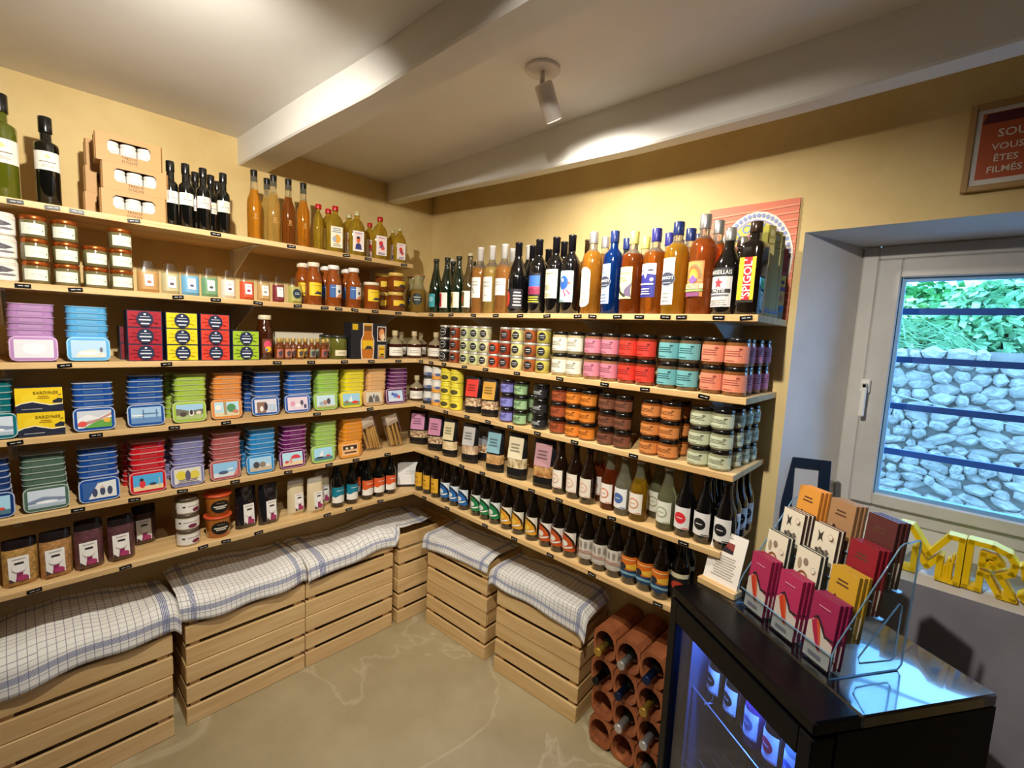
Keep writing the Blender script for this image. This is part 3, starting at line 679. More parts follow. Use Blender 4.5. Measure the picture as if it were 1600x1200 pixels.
# ================================================================== LEFT WALL, second shelf
CAN = jar_parts(34, 66, 5, mat('e6e0d4', .5), mat('d8d2c4', .4), [('R', 0, .05, 1, .95, 'ece6da'), ('P', [(.2, .5), (.5, .72), (.8, .55), (.6, .42), (.35, .4)], '57525a'), ('E', .62, .3, .2, .06, '77727a'), ('L', 2, .1, .75, .9, .95, 'cfc8ba')], 100, 2, 58, ('can',), .98)
loc, rz = spot('L', 1, 4, .05)
for i in range(3): jar('paper_canister', f'white round canister with dark sketch, {["bottom", "middle", "top"][i]} of the stack at the shelf start', 'canister', (loc[0], loc[1], loc[2] + i * .0665), rz, CAN, 'white canisters')
COPPER = mat('b8622a', .25, .75); CJ = jar_parts(31.5, 67, 14, mat('6b6340', .12, coat=1), COPPER, [('R', 0, 0, 1, 1, 'dfe3d3'), ('L', 1, .3, .45, .75, .55, 'a9ad9c'), ('R', .86, .3, .92, .45, '6d8a60')], 56, 10, 33, ('cop',), .95)
for ci, (u, n) in enumerate(((58, 3), (106, 3), (151, 2), (191, 3))):
    loc, rz = spot('L', 1, u, .045)
    for i in range(n): jar('copper_lid_jar', f'glass jar with copper lid and pale label, {ORD[i]} from the bottom of the {ORD[ci]} column', 'jar', (loc[0] + rnd.uniform(-.002, .002), loc[1], loc[2] + i * .0675), rz + rnd.uniform(-.15, .15), CJ, 'copper lidded jars')
CLEAR = sheet_glass('cellophane', (.93, .92, .88, 1), .10, .18, 2.5)
def spice_art(c): return [('R', 0, 0, 1, 1, 'f0ede8'), ('E', .5, .35, .28, .12, c), ('L', 1, .2, .7, .8, .85, 'b0a8a4')]
SP = [(232, 'b98f58', 'tan', 'a06a50', .062), (267, 'b9b28a', 'grey green', '5a4652', .054), (298, '6fa8cf', 'sky blue', '4a5a80', .056), (328, '6f9a72', 'sage green', '4a5a48', .054), (357, 'd8d0c2', 'white', '6b4a50', .05), (386, 'c8502c', 'orange red', 'a03a5a', .052), (412, 'b89660', 'sandy', '9a9486', .05), (435, '7a2a34', 'dark red', 'e8dcd8', .046), (461, 'a8a458', 'yellow green', '2c3a4c', .056)]
for i, (u, c, nm, c2, w) in enumerate(SP):
    loc, rz = spot('L', 1, u, .05)
    pouch('spice_bag', f'small clear bag of {nm} spice with a white hang label', loc, rz, w, .108, .045, [(0, mat(c, .5, coat=.5)), (.66, CLEAR)], spice_art(c2) if i < 8 else [('E', .5, .5, .5, .5, '24323f'), ('L', 2, .2, .35, .8, .65, 'b8c0c8')], .024 if i < 8 else .034, .022, .04, ('sp', i), 'spice bags on the second shelf', .75, .42)
AMB = mat('8a4415', .1, coat=1); WLID = mat('e2d6bd', .35)
SY = lambda k: ([('R', 0, 0, 1, 1, 'e9c41e'), ('P', [(.3, .12), (.95, .1), (.9, .3), (.5, .34)], '3a3e48'), ('L', 1, .15, .72, .8, .85, 'b8902a')] if k == 'y' else [('R', 0, 0, 1, 1, '2f5f9e'), ('R', .42, 0, 1, 1, 'e4e0dc'), ('P', [(.45, 0), (1, 0), (.9, .3), (.6, .22)], 'd88f5a'), ('E', .66, .5, .08, .12, '33343c'), ('L', 1, .1, .72, .4, .85, 'a8c4e4')])
for u, dep, k, nm in ((473, .12, 'y', 'yellow label, standing behind another'), (490, .045, 'y', 'yellow label, in the front row'), (509, .12, 'b', 'blue and white label, behind its twin'), (521, .045, 'b', 'blue and white label, in the front row'), (541, .12, 'b', 'blue and white label, rear one nearer the corner'), (552, .045, 'b', 'blue and white label, front one nearer the corner')):
    loc, rz = spot('L', 1, u, dep)
    bottle('soup_bottle', f'amber soup bottle with pale lid and {nm}', loc, rz, bottle_meshes('soup', AMB, WLID if k == 'y' else mat('e8e4de', .3), SY(k), 62, 40, 56, key=k), 'fish soup bottles on the second shelf')
SJ = jar_parts(37, 128, 14, AMB, WLID, SY('y'), 70, 38, 54, ('sj',), .86)
loc, rz = spot('L', 1, 580, .045); jar('soup_jar', 'tall amber jar with yellow label and pale lid beside the squat jars', 'jar', loc, rz, SJ, None)
RJ = (cached('rj', lambda: B().lathe([(30, 0), (40, 6), (47, 28), (47, 46), (40, 66), (36, 74), (36, 78)], 20, mat('7a3d14', .1, coat=1)).mesh('body')), cached('rjl', lambda: B().lathe([(38, 78), (39, 79), (39, 93), (37, 95)], 20, mat('d8b25a', .35)).mesh('lid')),
      cached('rja', lambda: B().art(.075, .028, [('R', 0, 0, 1, 1, 'e6bf2a'), ('P', [(.3, 0), (.95, 0), (.8, .4), (.5, .45)], '3a3a40')], lambda x, y, o: ((.0475 + o) * math.sin(x / .0475), -(.0475 + o) * math.cos(x / .0475), .026 + y)).mesh('label')))
for u, dep, wh in ((618, .055, 'front'), (598, .15, 'rear')):
    loc, rz = spot('L', 1, u, dep)
    for i in range(2): jar('squat_jar', f'squat dark brown jar with yellow label, {["lower", "upper"][i]} one of the {wh} pair', 'jar', (loc[0], loc[1], loc[2] + i * .0955), rz, RJ, 'squat jars near the corner')
CA = [('E', .5, .5, .5, .5, '26302c'), ('L', 1, .15, .58, .85, .7, 'cdd2cc'), ('L', 1, .2, .38, .8, .48, 'e4e6e2')]
for u, dep, wh in ((653, .05, 'in front at the corner'), (645, .15, 'standing behind the other')):
    X = D - dep + .03; loc = (X, along(u, X=X, Z=ZT[1]), ZT[1] + .0006)
    bottle('carafe', f'small glass carafe with cork lid and black oval label, {wh}', loc, R(45), bottle_meshes('carafe', mat('c9c08e', .08, trans=.6, ior=1.3), mat('b07c46', .7), CA, 52, 38, 62, fill=118, liquid=mat('8a6a2c', .08, trans=.25), key='ca'), 'carafes at the corner')

# ================================================================== LEFT WALL, third shelf
WT = 'e8e8ee'
def sky(*more): return [('R', 0, 0, 1, 1, 'a9cbe6')] + list(more)
tin_stack(2, 52, 'pale mauve', 'b184b8', 'c9a6cc', [('R', 0, 0, 1, 1, mat('dedee6', .15, coat=1)), ('E', .5, .5, .3, .3, mat('ececf2', .15, coat=1))], 'painted-glare', 7)  # bright reflection on the front lid painted as whitish colour
tin_stack(2, 138, 'light blue', '5aa9dc', '8fc8ec', sky(('P', [(.1, 0), (.9, 0), (1, .2), (.6, .5), (.2, .35)], 'd8d2c4'), ('E', .5, .25, .3, .1, 'e8e8e4'), ('E', .85, .45, .05, .15, '6a6a74')), 'harbour', 7)
def sbox(c, rays): 
    it = [('R', 0, 0, 1, 1, '1c2440'), ('R', .025, .04, .975, .96, c)]
    for i in range(10):
        a = 2 * PI * i / 10; it.append(('P', [(.5, .5), (.5 + .44 * math.cos(a), .5 + .43 * math.sin(a)), (.5 + .44 * math.cos(a + .16), .5 + .43 * math.sin(a + .16))], rays)) 
    return it + [('E', .5, .5, .24, .44, '1b2748'), ('R', .47, .74, .53, .84, 'e8e8e8'), ('L', 1, .36, .6, .64, .68, 'c8ccd8'), ('R', .33, .42, .67, .5, 'cfd4e0'), ('R', .38, .2, .62, .27, 'f0f0f0')]
BX = [(226, 'a81a2c', '8c1224', 'dark red', 3), (283, 'e8d21a', 'd8c010', 'yellow', 3), (334, 'd8402c', 'b82a20', 'bright red', 3), (381, 'a4c22a', '6d8a1c', 'lime green', 2)]
for u, c, ry, nm, n in BX:
    loc, rz = spot('L', 2, u, .045)
    for i in range(n): carton('pate_box', f'{nm} carton with round navy emblem, {["bottom", "middle", "top"][i] if n == 3 else ["lower", "upper"][i]} of its column', (loc[0], loc[1], loc[2] + i * .0582), rz, .097, .06, .058, mat('1c2440', .4), sbox(c, ry), ('sbox', c), 'cartons with navy emblems on the third shelf')
for i in range(2):
    loc, rz = spot('L', 2, 214, .12)
    carton('pate_box', f'navy carton standing behind the dark red cartons, {["lower", "upper"][i]} one', (loc[0] - .01, loc[1], loc[2] + i * .0582), rz, .097, .06, .058, mat('2a2c34', .4), sbox('7a1220', '6a0f1c'), ('sboxr',), 'cartons with navy emblems on the third shelf')
loc, rz = spot('L', 2, 414, .07)
bottle('syrup_bottle', 'tall dark amber bottle with a bright flowered label beside the lime cartons', loc, rz, bottle_meshes('soup', mat('3c1a08', .08, coat=1), mat('d8cba8', .35), [('R', 0, 0, 1, 1, '6a3a1c'), ('E', .5, .6, .35, .3, 'd84a6a'), ('E', .55, .3, .3, .2, 'e4b424'), ('E', .4, .25, .1, .1, '3a6ab0')], 40, 25, 60, key='syr'), None)
MI = [(436, .04), (449, .045), (468, .045), (487, .045), (505, .05), (440, .1), (458, .1), (477, .1), (496, .1), (512, .1)]
for i, (u, dep) in enumerate(MI):
    loc, rz = spot('L', 2, u, dep)
    bottle('miniature_bottle', f'miniature amber bottle with gold cap, {ORD[i % 5]} from the left in the {["front", "rear"][i // 5]} row', loc, rz, bottle_meshes('mini', mat('6a3410', .08, coat=1), mat('c9ab62', .3, .4), [('R', 0, 0, 1, 1, ['b8685a', 'c07a62', 'c8a040', '8a8a70', 'a85a4a'][i % 5]), ('P', [(.3, .1), (.7, .1), (.8, .7), (.5, .8), (.2, .6)], '4a4248')], 28, 10, 34, key=i % 5), 'miniature bottles on the third shelf')
o = part('display_card', B().box(-.11, .11, -.001, .001, 0, .115, paper('cfc7b2')).mesh('display_card'), None, (D - .175, along(468, X=D - .175, Z=ZT[2]), ZT[2] + .0006), (0, 0, PI / 2)); tag(o, 'plain pale card standing behind the miniature bottles', 'card')
PJ = jar_parts(40, 108, 12, mat('5c5c20', .1, coat=1), mat('2c2f2a', .3), [('R', 0, 0, 1, 1, 'ddd0b0'), ('L', 2, .2, .3, .8, .7, 'b0a080')], 60, 16, 26, ('pj',), .92)
for u, dep, wh in ((528, .045, 'in front of the dark gift carton'), (512, .16, 'standing behind, with dark lid')):
    loc, rz = spot('L', 2, u, dep); jar('pickle_jar', f'jar of green pickles {wh}', 'jar', loc, rz, PJ, 'pickle jars')
def dark_gift():
    loc, rz = spot('L', 2, 571, .05); w, d, h = .185, .075, .172
    o = root('gift_carton', 'black gift carton with cut-out windows showing a soup bottle', 'box', loc, (0, 0, rz))
    bk = paper('1d1d22')
    b = B(); b.box(-w / 2, w / 2, -d / 2, d / 2, 0, h, bk, .001); part('carton', b.mesh('carton'), o)
    art = [('R', .02, .8, .17, .96, 'c9a41e'), ('P', [(.27, .0), (.61, .0), (.63, .3), (.63, .52), (.58, .68), (.58, .99), (.31, .99), (.31, .68), (.25, .52), (.25, .3)], 'e9e4da'), ('P', [(.29, .01), (.59, .01), (.61, .3), (.61, .52), (.56, .68), (.56, .98), (.33, .98), (.33, .68), (.27, .52), (.27, .3)], 'b86a20'), ('R', .34, .78, .55, .92, '6a4420'), ('R', .34, .93, .55, .97, 'd8ac2a'), ('R', .285, .28, .595, .52, 'e0b41e'), ('P', [(.35, .28), (.58, .28), (.54, .36), (.42, .37)], '3a3a3c'),
           ('R', .71, .5, .97, .92, 'e9e4da'), ('R', .725, .52, .955, .9, '4a2418'), ('E', .84, .7, .08, .16, 'd8905a'), ('E', .87, .62, .06, .1, 'e8c8a0'), ('R', .73, .02, .95, .4, 'e9e4da'), ('R', .745, .03, .935, .38, 'a85a1c'), ('R', .76, .3, .92, .37, 'd8b02a'), ('R', .76, .08, .92, .26, 'e0b41e'), ('R', .8, .1, .9, .15, '3a3a3c')]
    for i in range(7): art.append(('R', .03 + (i % 3) * .06, .1 + i * .09, .05 + (i % 3) * .06, .12 + i * .09, '3a3a44'))
    part('front_print', B().art(w, h, art, flat(-d / 2, 0), 1).mesh('front_print'), o)
dark_gift()
WLAB = [('R', 0, 0, 1, 1, 'ebe6da'), ('L', 2, .2, .3, .8, .7, 'b8b0a8')]
def honey(label, loc, rz): return bottle('honey_bottle', label, loc, rz, bottle_meshes('apothecary', mat('c9b890', .08, trans=.5), mat('c7b48a', .5), WLAB, 62, 10, 32, fill=54, liquid=mat('3a160c', .08, coat=1), key='hon'), 'small corked bottles near the corner')
HN = [(.25, -.405, 75, 1.36, 'front one beside the black gift carton'), (.135, -.292, 60, 1.3, 'in the rear between two front ones'), (.248, -.284, 55, 1.36, 'right in the corner'), (.318, -.193, 35, 1.36, 'in front, just past the corner'), (.255, -.095, 30, 1.3, 'half hidden behind the ring-label jars'), (.14, -.165, 45, 1.3, 'farthest back in the corner')]
for x, y, r_, sc, wh in HN: honey(f'small corked bottle of dark honey with white label, {wh}', (x, y, ZT[2] + .0006), R(r_)).scale = (sc, sc, sc)
honey('small corked bottle of dark honey alone on the tin shelf at the corner', (.25, -.262, ZT[3] + .0006), R(50)).scale = (1.3, 1.3, 1.3)
o = part('display_card', B().box(-.03, .03, -.001, .001, 0, .075, paper('d8d2c4')).mesh('display_card'), None, (D - .2, along(609, X=D - .2, Z=ZT[2]), ZT[2] + .0006), (0, 0, PI / 2)); tag(o, 'small white card beside the black gift carton', 'card')

# ================================================================== LEFT WALL, fourth and fifth shelf: sardine tins
SB = [('R', 0, 0, 1, 1, 'ecc916'), ('P', [(0, 0), (1, 0), (1, .3), (.72, .26), (.35, .42), (.12, .36), (0, .27)], '1c2238'), ('P', [(0, .27), (.12, .36), (.35, .42), (.72, .26), (1, .3), (1, .34), (.72, .30), (.35, .46), (.12, .40), (0, .31)], 'f2eecf'), ('P', [(.78, .36), (.98, .36), (1, .52), (.9, .56), (.84, .5), (.78, .46)], '22283c'), ('P', [(.88, .66), (.97, .7), (.96, .73)], '22283c'), ('T', 'SARDINES', .64, .8, .12, '8a7410', .55), ('L', 2, .45, .55, .72, .7, 'c8a418'), ('L', 1, .12, .1, .55, .18, '9a9aa0'), ('E', .32, .52, .2, .28, 'f0d22a')]
SB = SB[:1] + [SB[-1]] + SB[1:-1]
loc, rz = spot('L', 3, 66, .05)
for i in range(2): carton('sardine_carton', f'yellow and navy sardine carton with a boat drawing, {["lower", "upper"][i]} one', (loc[0], loc[1] - .002 * i, loc[2] + i * .0762), rz, .104, .07, .076, mat('1c2238', .4), SB, ('sard',), 'yellow sardine cartons')
def pic(*a): return list(a)
P_ = {
 'green hillside': pic(('R', 0, 0, 1, 1, 'dfe0e4'), ('P', [(0, .55), (.3, .8), (.6, .6), (1, .9), (1, 1), (0, 1)], 'c4cad2'), ('P', [(0, .3), (.6, .5), (1, .85), (1, .7), (.5, .3), (0, .1)], 'b88a80'), ('P', [(.15, 0), (1, 0), (1, .55), (.6, .4)], '5a9a3c'), ('E', .14, .25, .13, .16, 'd8483c'), ('E', .86, .4, .11, .14, 'e0a83a')),
 'blue bridge': pic(('R', 0, 0, 1, 1, '9cc0de'), ('R', 0, 0, 1, .35, '5f88b8'), ('R', .35, .55, .9, .62, '4a6a98'), ('R', .38, .3, .42, .85, '4a6a98'), ('R', .82, .3, .86, .85, '4a6a98'), ('E', .2, .5, .2, .06, 'dfe6ec')),
 'cow pasture': pic(('R', 0, 0, 1, 1, '9cc4e4'), ('R', 0, 0, 1, .3, 'a8b878'), ('P', [(0, .3), (1, .3), (1, .65), (.5, .55), (0, .75)], '6a6a5a'), ('E', .25, .35, .12, .15, '4a3a34'), ('E', .55, .4, .1, .2, 'e8e0d8'), ('E', .55, .45, .06, .16, '3a2c2c'), ('E', .82, .4, .1, .12, 'dcd0c0')),
 'palm bay': pic(('R', 0, 0, 1, 1, 'b4d8e4'), ('R', 0, 0, 1, .25, 'd8c8a0'), ('P', [(.38, .1), (.5, .1), (.48, 1), (.36, 1)], 'a8906a'), ('E', .68, .55, .18, .3, '4f8a5a'), ('E', .85, .3, .12, .12, 'c87a5a'), ('E', .15, .6, .12, .2, 'e8e4da')),
 'cafe terrace': pic(('R', 0, 0, 1, 1, 'd8d4dc'), ('R', .1, 0, .5, .8, '8a6a58'), ('E', .5, .45, .08, .3, '3a3440'), ('E', .3, .3, .08, .2, 'e4e0dc'), ('R', .6, .1, .95, .6, 'b8c4d8')),
 'pink picnic': pic(('R', 0, 0, 1, 1, 'e0cdd8'), ('E', .25, .5, .12, .2, 'd89ab0'), ('E', .5, .35, .14, .15, 'e8e4e8'), ('E', .7, .55, .08, .2, '5a5470'), ('R', .8, .1, .92, .4, '3f4468')),
 'market stall': pic(('R', 0, 0, 1, 1, 'c4dce8'), ('E', .45, .4, .12, .2, 'b88a7a'), ('E', .65, .5, .1, .25, '5a4a54'), ('E', .25, .35, .12, .15, '9aa8b8'), ('R', 0, 0, 1, .15, 'b8b080')),
 'red boat': pic(('R', 0, 0, 1, 1, '9cc8e0'), ('R', 0, 0, 1, .3, '7a9a6a'), ('E', .7, .25, .2, .12, 'd8402c'), ('P', [(.3, .3), (.5, .9), (.55, .3)], 'dfe6e8'), ('E', .2, .3, .12, .12, '8a7a58')),
 'arched street': pic(('R', 0, 0, 1, 1, 'cfc4b0'), ('A', .3, .1, .16, .6, '5a5450'), ('A', .7, .1, .16, .6, '6a625a'), ('R', 0, 0, 1, .12, 'a89a84'), ('E', .5, .6, .06, .2, '4a6a88')),
 'flower balcony': pic(('R', 0, 0, 1, 1, 'c0d2ec'), ('E', .5, .55, .16, .2, '5a78c4'), ('E', .7, .4, .1, .15, 'c84a5a'), ('R', .1, .05, .9, .25, 'd8dce4'), ('E', .3, .7, .1, .12, '4a62a8')),
 'snowy coast': pic(('R', 0, 0, 1, 1, 'c8d4e2'), ('P', [(0, .4), (.4, .6), (1, .45), (1, .3), (0, .25)], '7a8aa4'), ('E', .5, .3, .3, .08, 'eef2f4'), ('R', 0, 0, 1, .18, 'a4b4c0')),
 'three sailors': pic(('R', 0, 0, 1, 1, '2f5a9a'), ('P', [(.15, 0), (1, 0), (1, 1), (.45, .9)], 'dcdcd8'), ('E', .35, .35, .08, .25, '3a4260'), ('E', .58, .4, .08, .25, '3a4260'), ('E', .8, .4, .08, .25, '3a4260'), ('E', .58, .65, .05, .08, 'd8b49a')),
 'red-dressed bather': pic(('R', 0, 0, 1, 1, '4aa4d8'), ('R', 0, 0, 1, .28, 'e4c89a'), ('E', .3, .4, .1, .24, 'd8303a'), ('E', .28, .68, .07, .1, '3a2420'), ('E', .65, .35, .12, .08, '2f3a50'), ('R', .85, .2, .9, .7, 'a8b0b8')),
 'yellow bicycles': pic(('R', 0, 0, 1, 1, 'd8d4c0'), ('E', .25, .55, .18, .3, 'dcc83a'), ('E', .75, .5, .18, .3, 'd8c44a'), ('E', .5, .5, .1, .35, '5a5470'), ('L', 3, .1, 0, .9, .3, '7a6a80')),
 'seagull harbour': pic(('R', 0, 0, 1, 1, '8cc0e4'), ('R', 0, 0, 1, .3, 'cfd6dc'), ('E', .4, .3, .2, .12, '4a5a74'), ('E', .7, .5, .14, .06, 'e8ecee'), ('P', [(.8, 0), (1, 0), (1, .6)], 'c87a78')),
 'donkey cart': pic(('R', 0, 0, 1, 1, 'a4cce8'), ('R', 0, 0, 1, .28, 'c4b49a'), ('E', .3, .45, .14, .24, '4a4448'), ('E', .58, .45, .14, .2, '8a7a6a'), ('E', .82, .35, .1, .12, 'e0dcd4')),
 'red parasol': pic(('R', 0, 0, 1, 1, 'b4dcec'), ('R', 0, 0, 1, .3, 'e4cca4'), ('A', .65, .5, .25, .3, 'd8404a'), ('E', .4, .35, .08, .2, 'd89a8a'), ('E', .2, .3, .1, .1, 'c84a5a')),
 'fishing boats': pic(('R', 0, 0, 1, 1, 'a4d4ec'), ('R', 0, 0, 1, .25, '4f7a88'), ('P', [(.25, .3), (.45, .85), (.5, .3)], 'e8ecec'), ('E', .75, .3, .12, .08, 'd84a3a'), ('E', .3, .25, .2, .06, '3a3a44')),
 'steam train': pic(('R', 0, 0, 1, 1, 'e4b07a'), ('R', .08, .5, .92, .85, '3a2a24'), ('R', .15, .2, .85, .32, '4a3024'), ('E', .3, .62, .08, .1, 'e8d4b4'), ('E', .6, .62, .1, .1, 'e8d4b4')),
}
# fourth shelf
tin_stack(3, -14, 'teal', '0f6a72', 'b8d4d4', P_['snowy coast'], 'misty headland', 7)
for u, cn, c, rim, pn, n, bk in ((147, 'royal blue', '1f4f9c', 'c9d4ea', 'green hillside', 6, 7), (228, 'deep blue', '22509a', 'c9d4ea', 'blue bridge', 7, 8), (296, 'lime green', 'a3c244', 'd8e4a8', 'cow pasture', 7, 8), (354, 'orange', 'e08a3e', 'f0c49a', 'palm bay', 7, 7),
                             (415, 'cobalt blue', '2a58a4', 'c9d4ea', 'cafe terrace', 7, 8), (465, 'denim blue', '2a5cac', 'c9d4ea', 'pink picnic', 7, 8), (509, 'spring green', '94c04a', 'cfe2a4', 'market stall', 7, 8), (549, 'bright yellow', 'e2d01c', 'f2e888', 'red boat', 7, 7), (584, 'sandy tan', 'd8a468', 'ecd0a8', 'arched street', 7, 6), (618, 'plum purple', '5c2258', 'dcb8d0', 'flower balcony', 7, 0)):
    tin_stack(3, u, cn, c, rim, P_[pn], pn, n, bk if c in ('2a58a4', 'a3c244', 'e2d01c') else 0)
# fifth shelf
tin_stack(4, -18, 'navy blue', '1c3a74', 'c9d4ea', P_['fishing boats'], 'lighthouse rock', 7)
for u, cn, c, rim, pn, n, bk in ((72, 'dark sage green', '4f6a58', 'c0d0c4', 'snowy coast', 7, 0), (155, 'ultramarine blue', '1c4c9c', 'c9d4ea', 'three sailors', 7, 0), (231, 'scarlet red', 'c81a24', 'f0b4b4', 'red-dressed bather', 7, 7), (293, 'lavender', '7f7fb0', 'd4d0e8', 'yellow bicycles', 7, 6), (352, 'dusty rose', 'b05a5a', 'e8b8b0', 'seagull harbour', 8, 0),
                             (407, 'sky blue', '2a86c8', 'b4dcf4', 'donkey cart', 8, 5), (457, 'magenta purple', '6a1c5c', 'e0b4d4', 'red parasol', 7, 0), (505, 'light green', '9cc456', 'd4e8ac', 'fishing boats', 7, 0), (547, 'tangerine', 'e08a1c', 'f4c078', 'steam train', 7, 0)):
    tin_stack(4, u, cn, c, rim, P_[pn], pn, n, bk)
# breadsticks in bags
def breadsticks(u, label, lean):
    loc, rz = spot('L', 4, u, .08)
    o = root('breadstick_bag', label, 'bag', loc, (0, 0, rz), 'bags of breadsticks'); r3 = random.Random(u); sm = mat('d8b06a', .6)
    st = cached('stick', lambda: B().lathe([(3.5, 0), (4.6, 3), (4.6, 160), (3.5, 163)], 8, mat('d8ac62', .6)).mesh('breadstick'))
    for i in range(11):
        a = part('breadstick', st, o, (-.034 + .0065 * i, r3.uniform(-.012, .006) + (i % 2) * .012, .012), (lean + r3.uniform(-.04, .04), R(-18) + r3.uniform(-.05, .05), 0))
    b = B(); fm = CLEAR
    q = pouch_mesh(('bs',), .096, .185, .05, [(0, fm)], .7)
    part('clear_wrap', q, o, None, (lean, R(-18), 0)); 
    part('paper_header', B().box(-.034, .034, -.022, .022, 0, .05, paper('c9b6a4'), .004).mesh('paper_header'), o, (-.04, .0, .128), (lean, R(-18), 0))
breadsticks(584, 'clear bag of breadsticks leaning, next to the tangerine tins', R(4))
breadsticks(620, 'clear bag of breadsticks leaning, nearest the corner', R(4))

# ================================================================== LEFT WALL, lowest shelf
def tea_art(c='8a2a5a'): return [('R', 0, 0, 1, 1, 'ece8e2'), ('L', 1, .2, .86, .85, .93, '9a948e'), ('R', .3, .7, .75, .77, '1c1a1a'), ('E', .5, .52, .34, .16, 'd0cac6'), ('E', .5, .53, .32, .15, 'f0ece8'), ('P', [(.38, .36), (.68, .36), (.66, .24), (.9, .14), (.92, .02), (.3, .02), (.36, .2)], c), ('E', .66, .12, .28, .12, 'a83a6a'), ('P', [(0, 0), (.3, 0), (0, .18)], '4a3a34')]
TB = [(34, '8a6a3a', 'golden brown', .06, .074, .15, 0), (90, '86623a', 'mottled brown', .055, .072, .155, 0), (141, '4a2c30', 'dark plum', .055, .07, .17, 0), (191, '452a2c', 'very dark brown', .06, .07, .16, 0), (226, '3c2828', 'brown, paper-labelled', .16, .07, .15, 0)]
for i, (u, c, nm, dep, w, h, l) in enumerate(TB):
    loc, rz = spot('L', 5, u, dep)
    bm = noisy('tea_' + c, c, '%02x%02x%02x' % tuple(min(255, int(int(c[j:j + 2], 16) * 1.5)) for j in (0, 2, 4)), 60, rough=.35, bump=.3, coat=.6)
    wh = ['at the viewer end', 'beside the golden one', 'with a tall dark top', 'right of the plum one', 'standing behind the rest'][i]
    pouch('tea_bag', f'bag of {nm} loose tea with teapot label, {wh}', loc, rz + R(6), w * 1.08, h, .055, [(0, bm), (.8, mat('2a2222', .2, trans=.4))], tea_art(), .046, .02, .078, ('tea', i), 'loose tea bags on the lowest shelf', .8, .05, ax=-.006)
JL = jar_parts(38, 62, 12, mat('c8c0ac', .2, coat=1), mat('6a5f50', .35, .5), [('R', 0, 0, 1, 1, 'ece8e0'), ('E', .62, .25, .14, .2, '7a2a4a'), ('R', .2, .55, .28, .7, '2a2a2a'), ('L', 1, .35, .6, .8, .7, '9a948c')], 110, 8, 38, ('jl3',), .93)
loc, rz = spot('L', 5, 294, .05)
for i in range(3): jar('spread_jar', f'low glass jar with white label, {["bottom", "middle", "top"][i]} of the stack of three', 'jar', (loc[0], loc[1], loc[2] + i * .0625), rz + (.2, -.1, .3)[i], JL, 'white labelled low jars')
TU = (cached('tub', lambda: B().lathe([(38, 0), (40, 2), (46, 78), (46.5, 80)], 22, mat('b86a1c', .2, coat=.8)).mesh('body')), cached('tubl', lambda: B().lathe([(49, 80), (50, 81), (50, 86), (47, 88)], 22, mat('c8502c', .35)).mesh('lid')),
      cached('tuba', lambda: B().art(.068, .052, [('E', .5, .5, .5, .5, '15120f'), ('L', 1, .3, .72, .7, .8, '9a8a6a'), ('R', .15, .45, .85, .55, 'd8d0c0'), ('R', .25, .32, .75, .4, 'd8d0c0')], lambda x, y, o: ((.0445 + o) * math.sin(x / .044), -(.0445 + o) * math.cos(x / .044), .016 + y)).mesh('label')))
loc, rz = spot('L', 5, 341, .06)
for i in range(2): jar('sauce_tub', f'orange tub with black round label, {["lower one with the red lid rim showing", "upper one under the shelf"][i]}', 'tub', (loc[0], loc[1], loc[2] + i * .0885), rz, TU, 'orange tubs')
for i, (u, dep) in enumerate(((384, .07), (419, .055))):
    loc, rz = spot('L', 5, u, dep)
    pouch('tea_bag', f'glossy black bag with a white teapot label, {["left", "right"][i]} one of the pair', loc, rz + R(6), .082, .175, .055, [(0, mat('17161a', .2, coat=1))], tea_art(), .042, .02, .085, ('btea',), 'black tea bags', .85, .04, ax=.004)
for i, (u, dep) in enumerate(((462, .08), (492, .05), (503, .115))):
    loc, rz = spot('L', 5, u, dep)
    pouch('rice_bag', f'cream bag with a teapot label and clear top, {["left one, set back", "front one", "half hidden one on the right"][i]}', loc, rz + R(6), .076, .165, .055, [(0, mat('d8c8a4', .45, coat=.4)), (.86, mat('e8e2d4', .15, trans=.6, ior=1.1))], tea_art(), .04, .025, .075, ('rice',), 'cream bags', .8, .05, ax=.004)
def wave_art(c): return [('R', 0, 0, 1, 1, 'ece6dc'), ('P', [(0, .42), (.2, .36), (.45, .5), (.7, .42), (.85, .55), (1, .5), (1, 1), (0, 1)], c), ('L', 1, .25, .75, .75, .82, 'e8e8e4')]
for i, (u, dep, c, nm) in enumerate(((527, .05, '0f7a92', 'teal'), (549, .05, '0f7a92', 'teal'), (526, .125, '0f7a92', 'teal'), (573, .055, 'd85a28', 'orange'), (591, .055, 'd85a28', 'orange'), (609, .055, 'd85a28', 'orange'), (563, .13, 'd85a28', 'orange'))):
    loc, rz = spot('L', 5, u, dep)
    bottle('beer_bottle', f'dark beer bottle with {nm} and white wave label, {["first of the front pair", "second of the front pair", "standing behind the pair", "first of the front three", "second of the front three", "third, nearest the corner", "in the rear between the colours"][i]}', loc, rz + R(10), bottle_meshes('beer', DKG, BLK, wave_art(c), 88, 24, 76, key=c), 'wave label beers on the lowest shelf')
o = root('notice_card', 'white notice card in a dark frame standing in the corner', 'sign', (.252, -.298, ZT[5] + .0006), (R(-8), 0, R(56)))
part('frame', B().box(-.068, .068, -.004, .004, 0, .140, paper('1a1715'), .001).mesh('frame'), o)
part('sheet', B().art(.128, .122, [('R', 0, 0, 1, 1, 'e4e2e0'), ('L', 2, .3, .45, .9, .65, 'c4c2c0')], flat(-.004, .012), 1).mesh('sheet'), o)

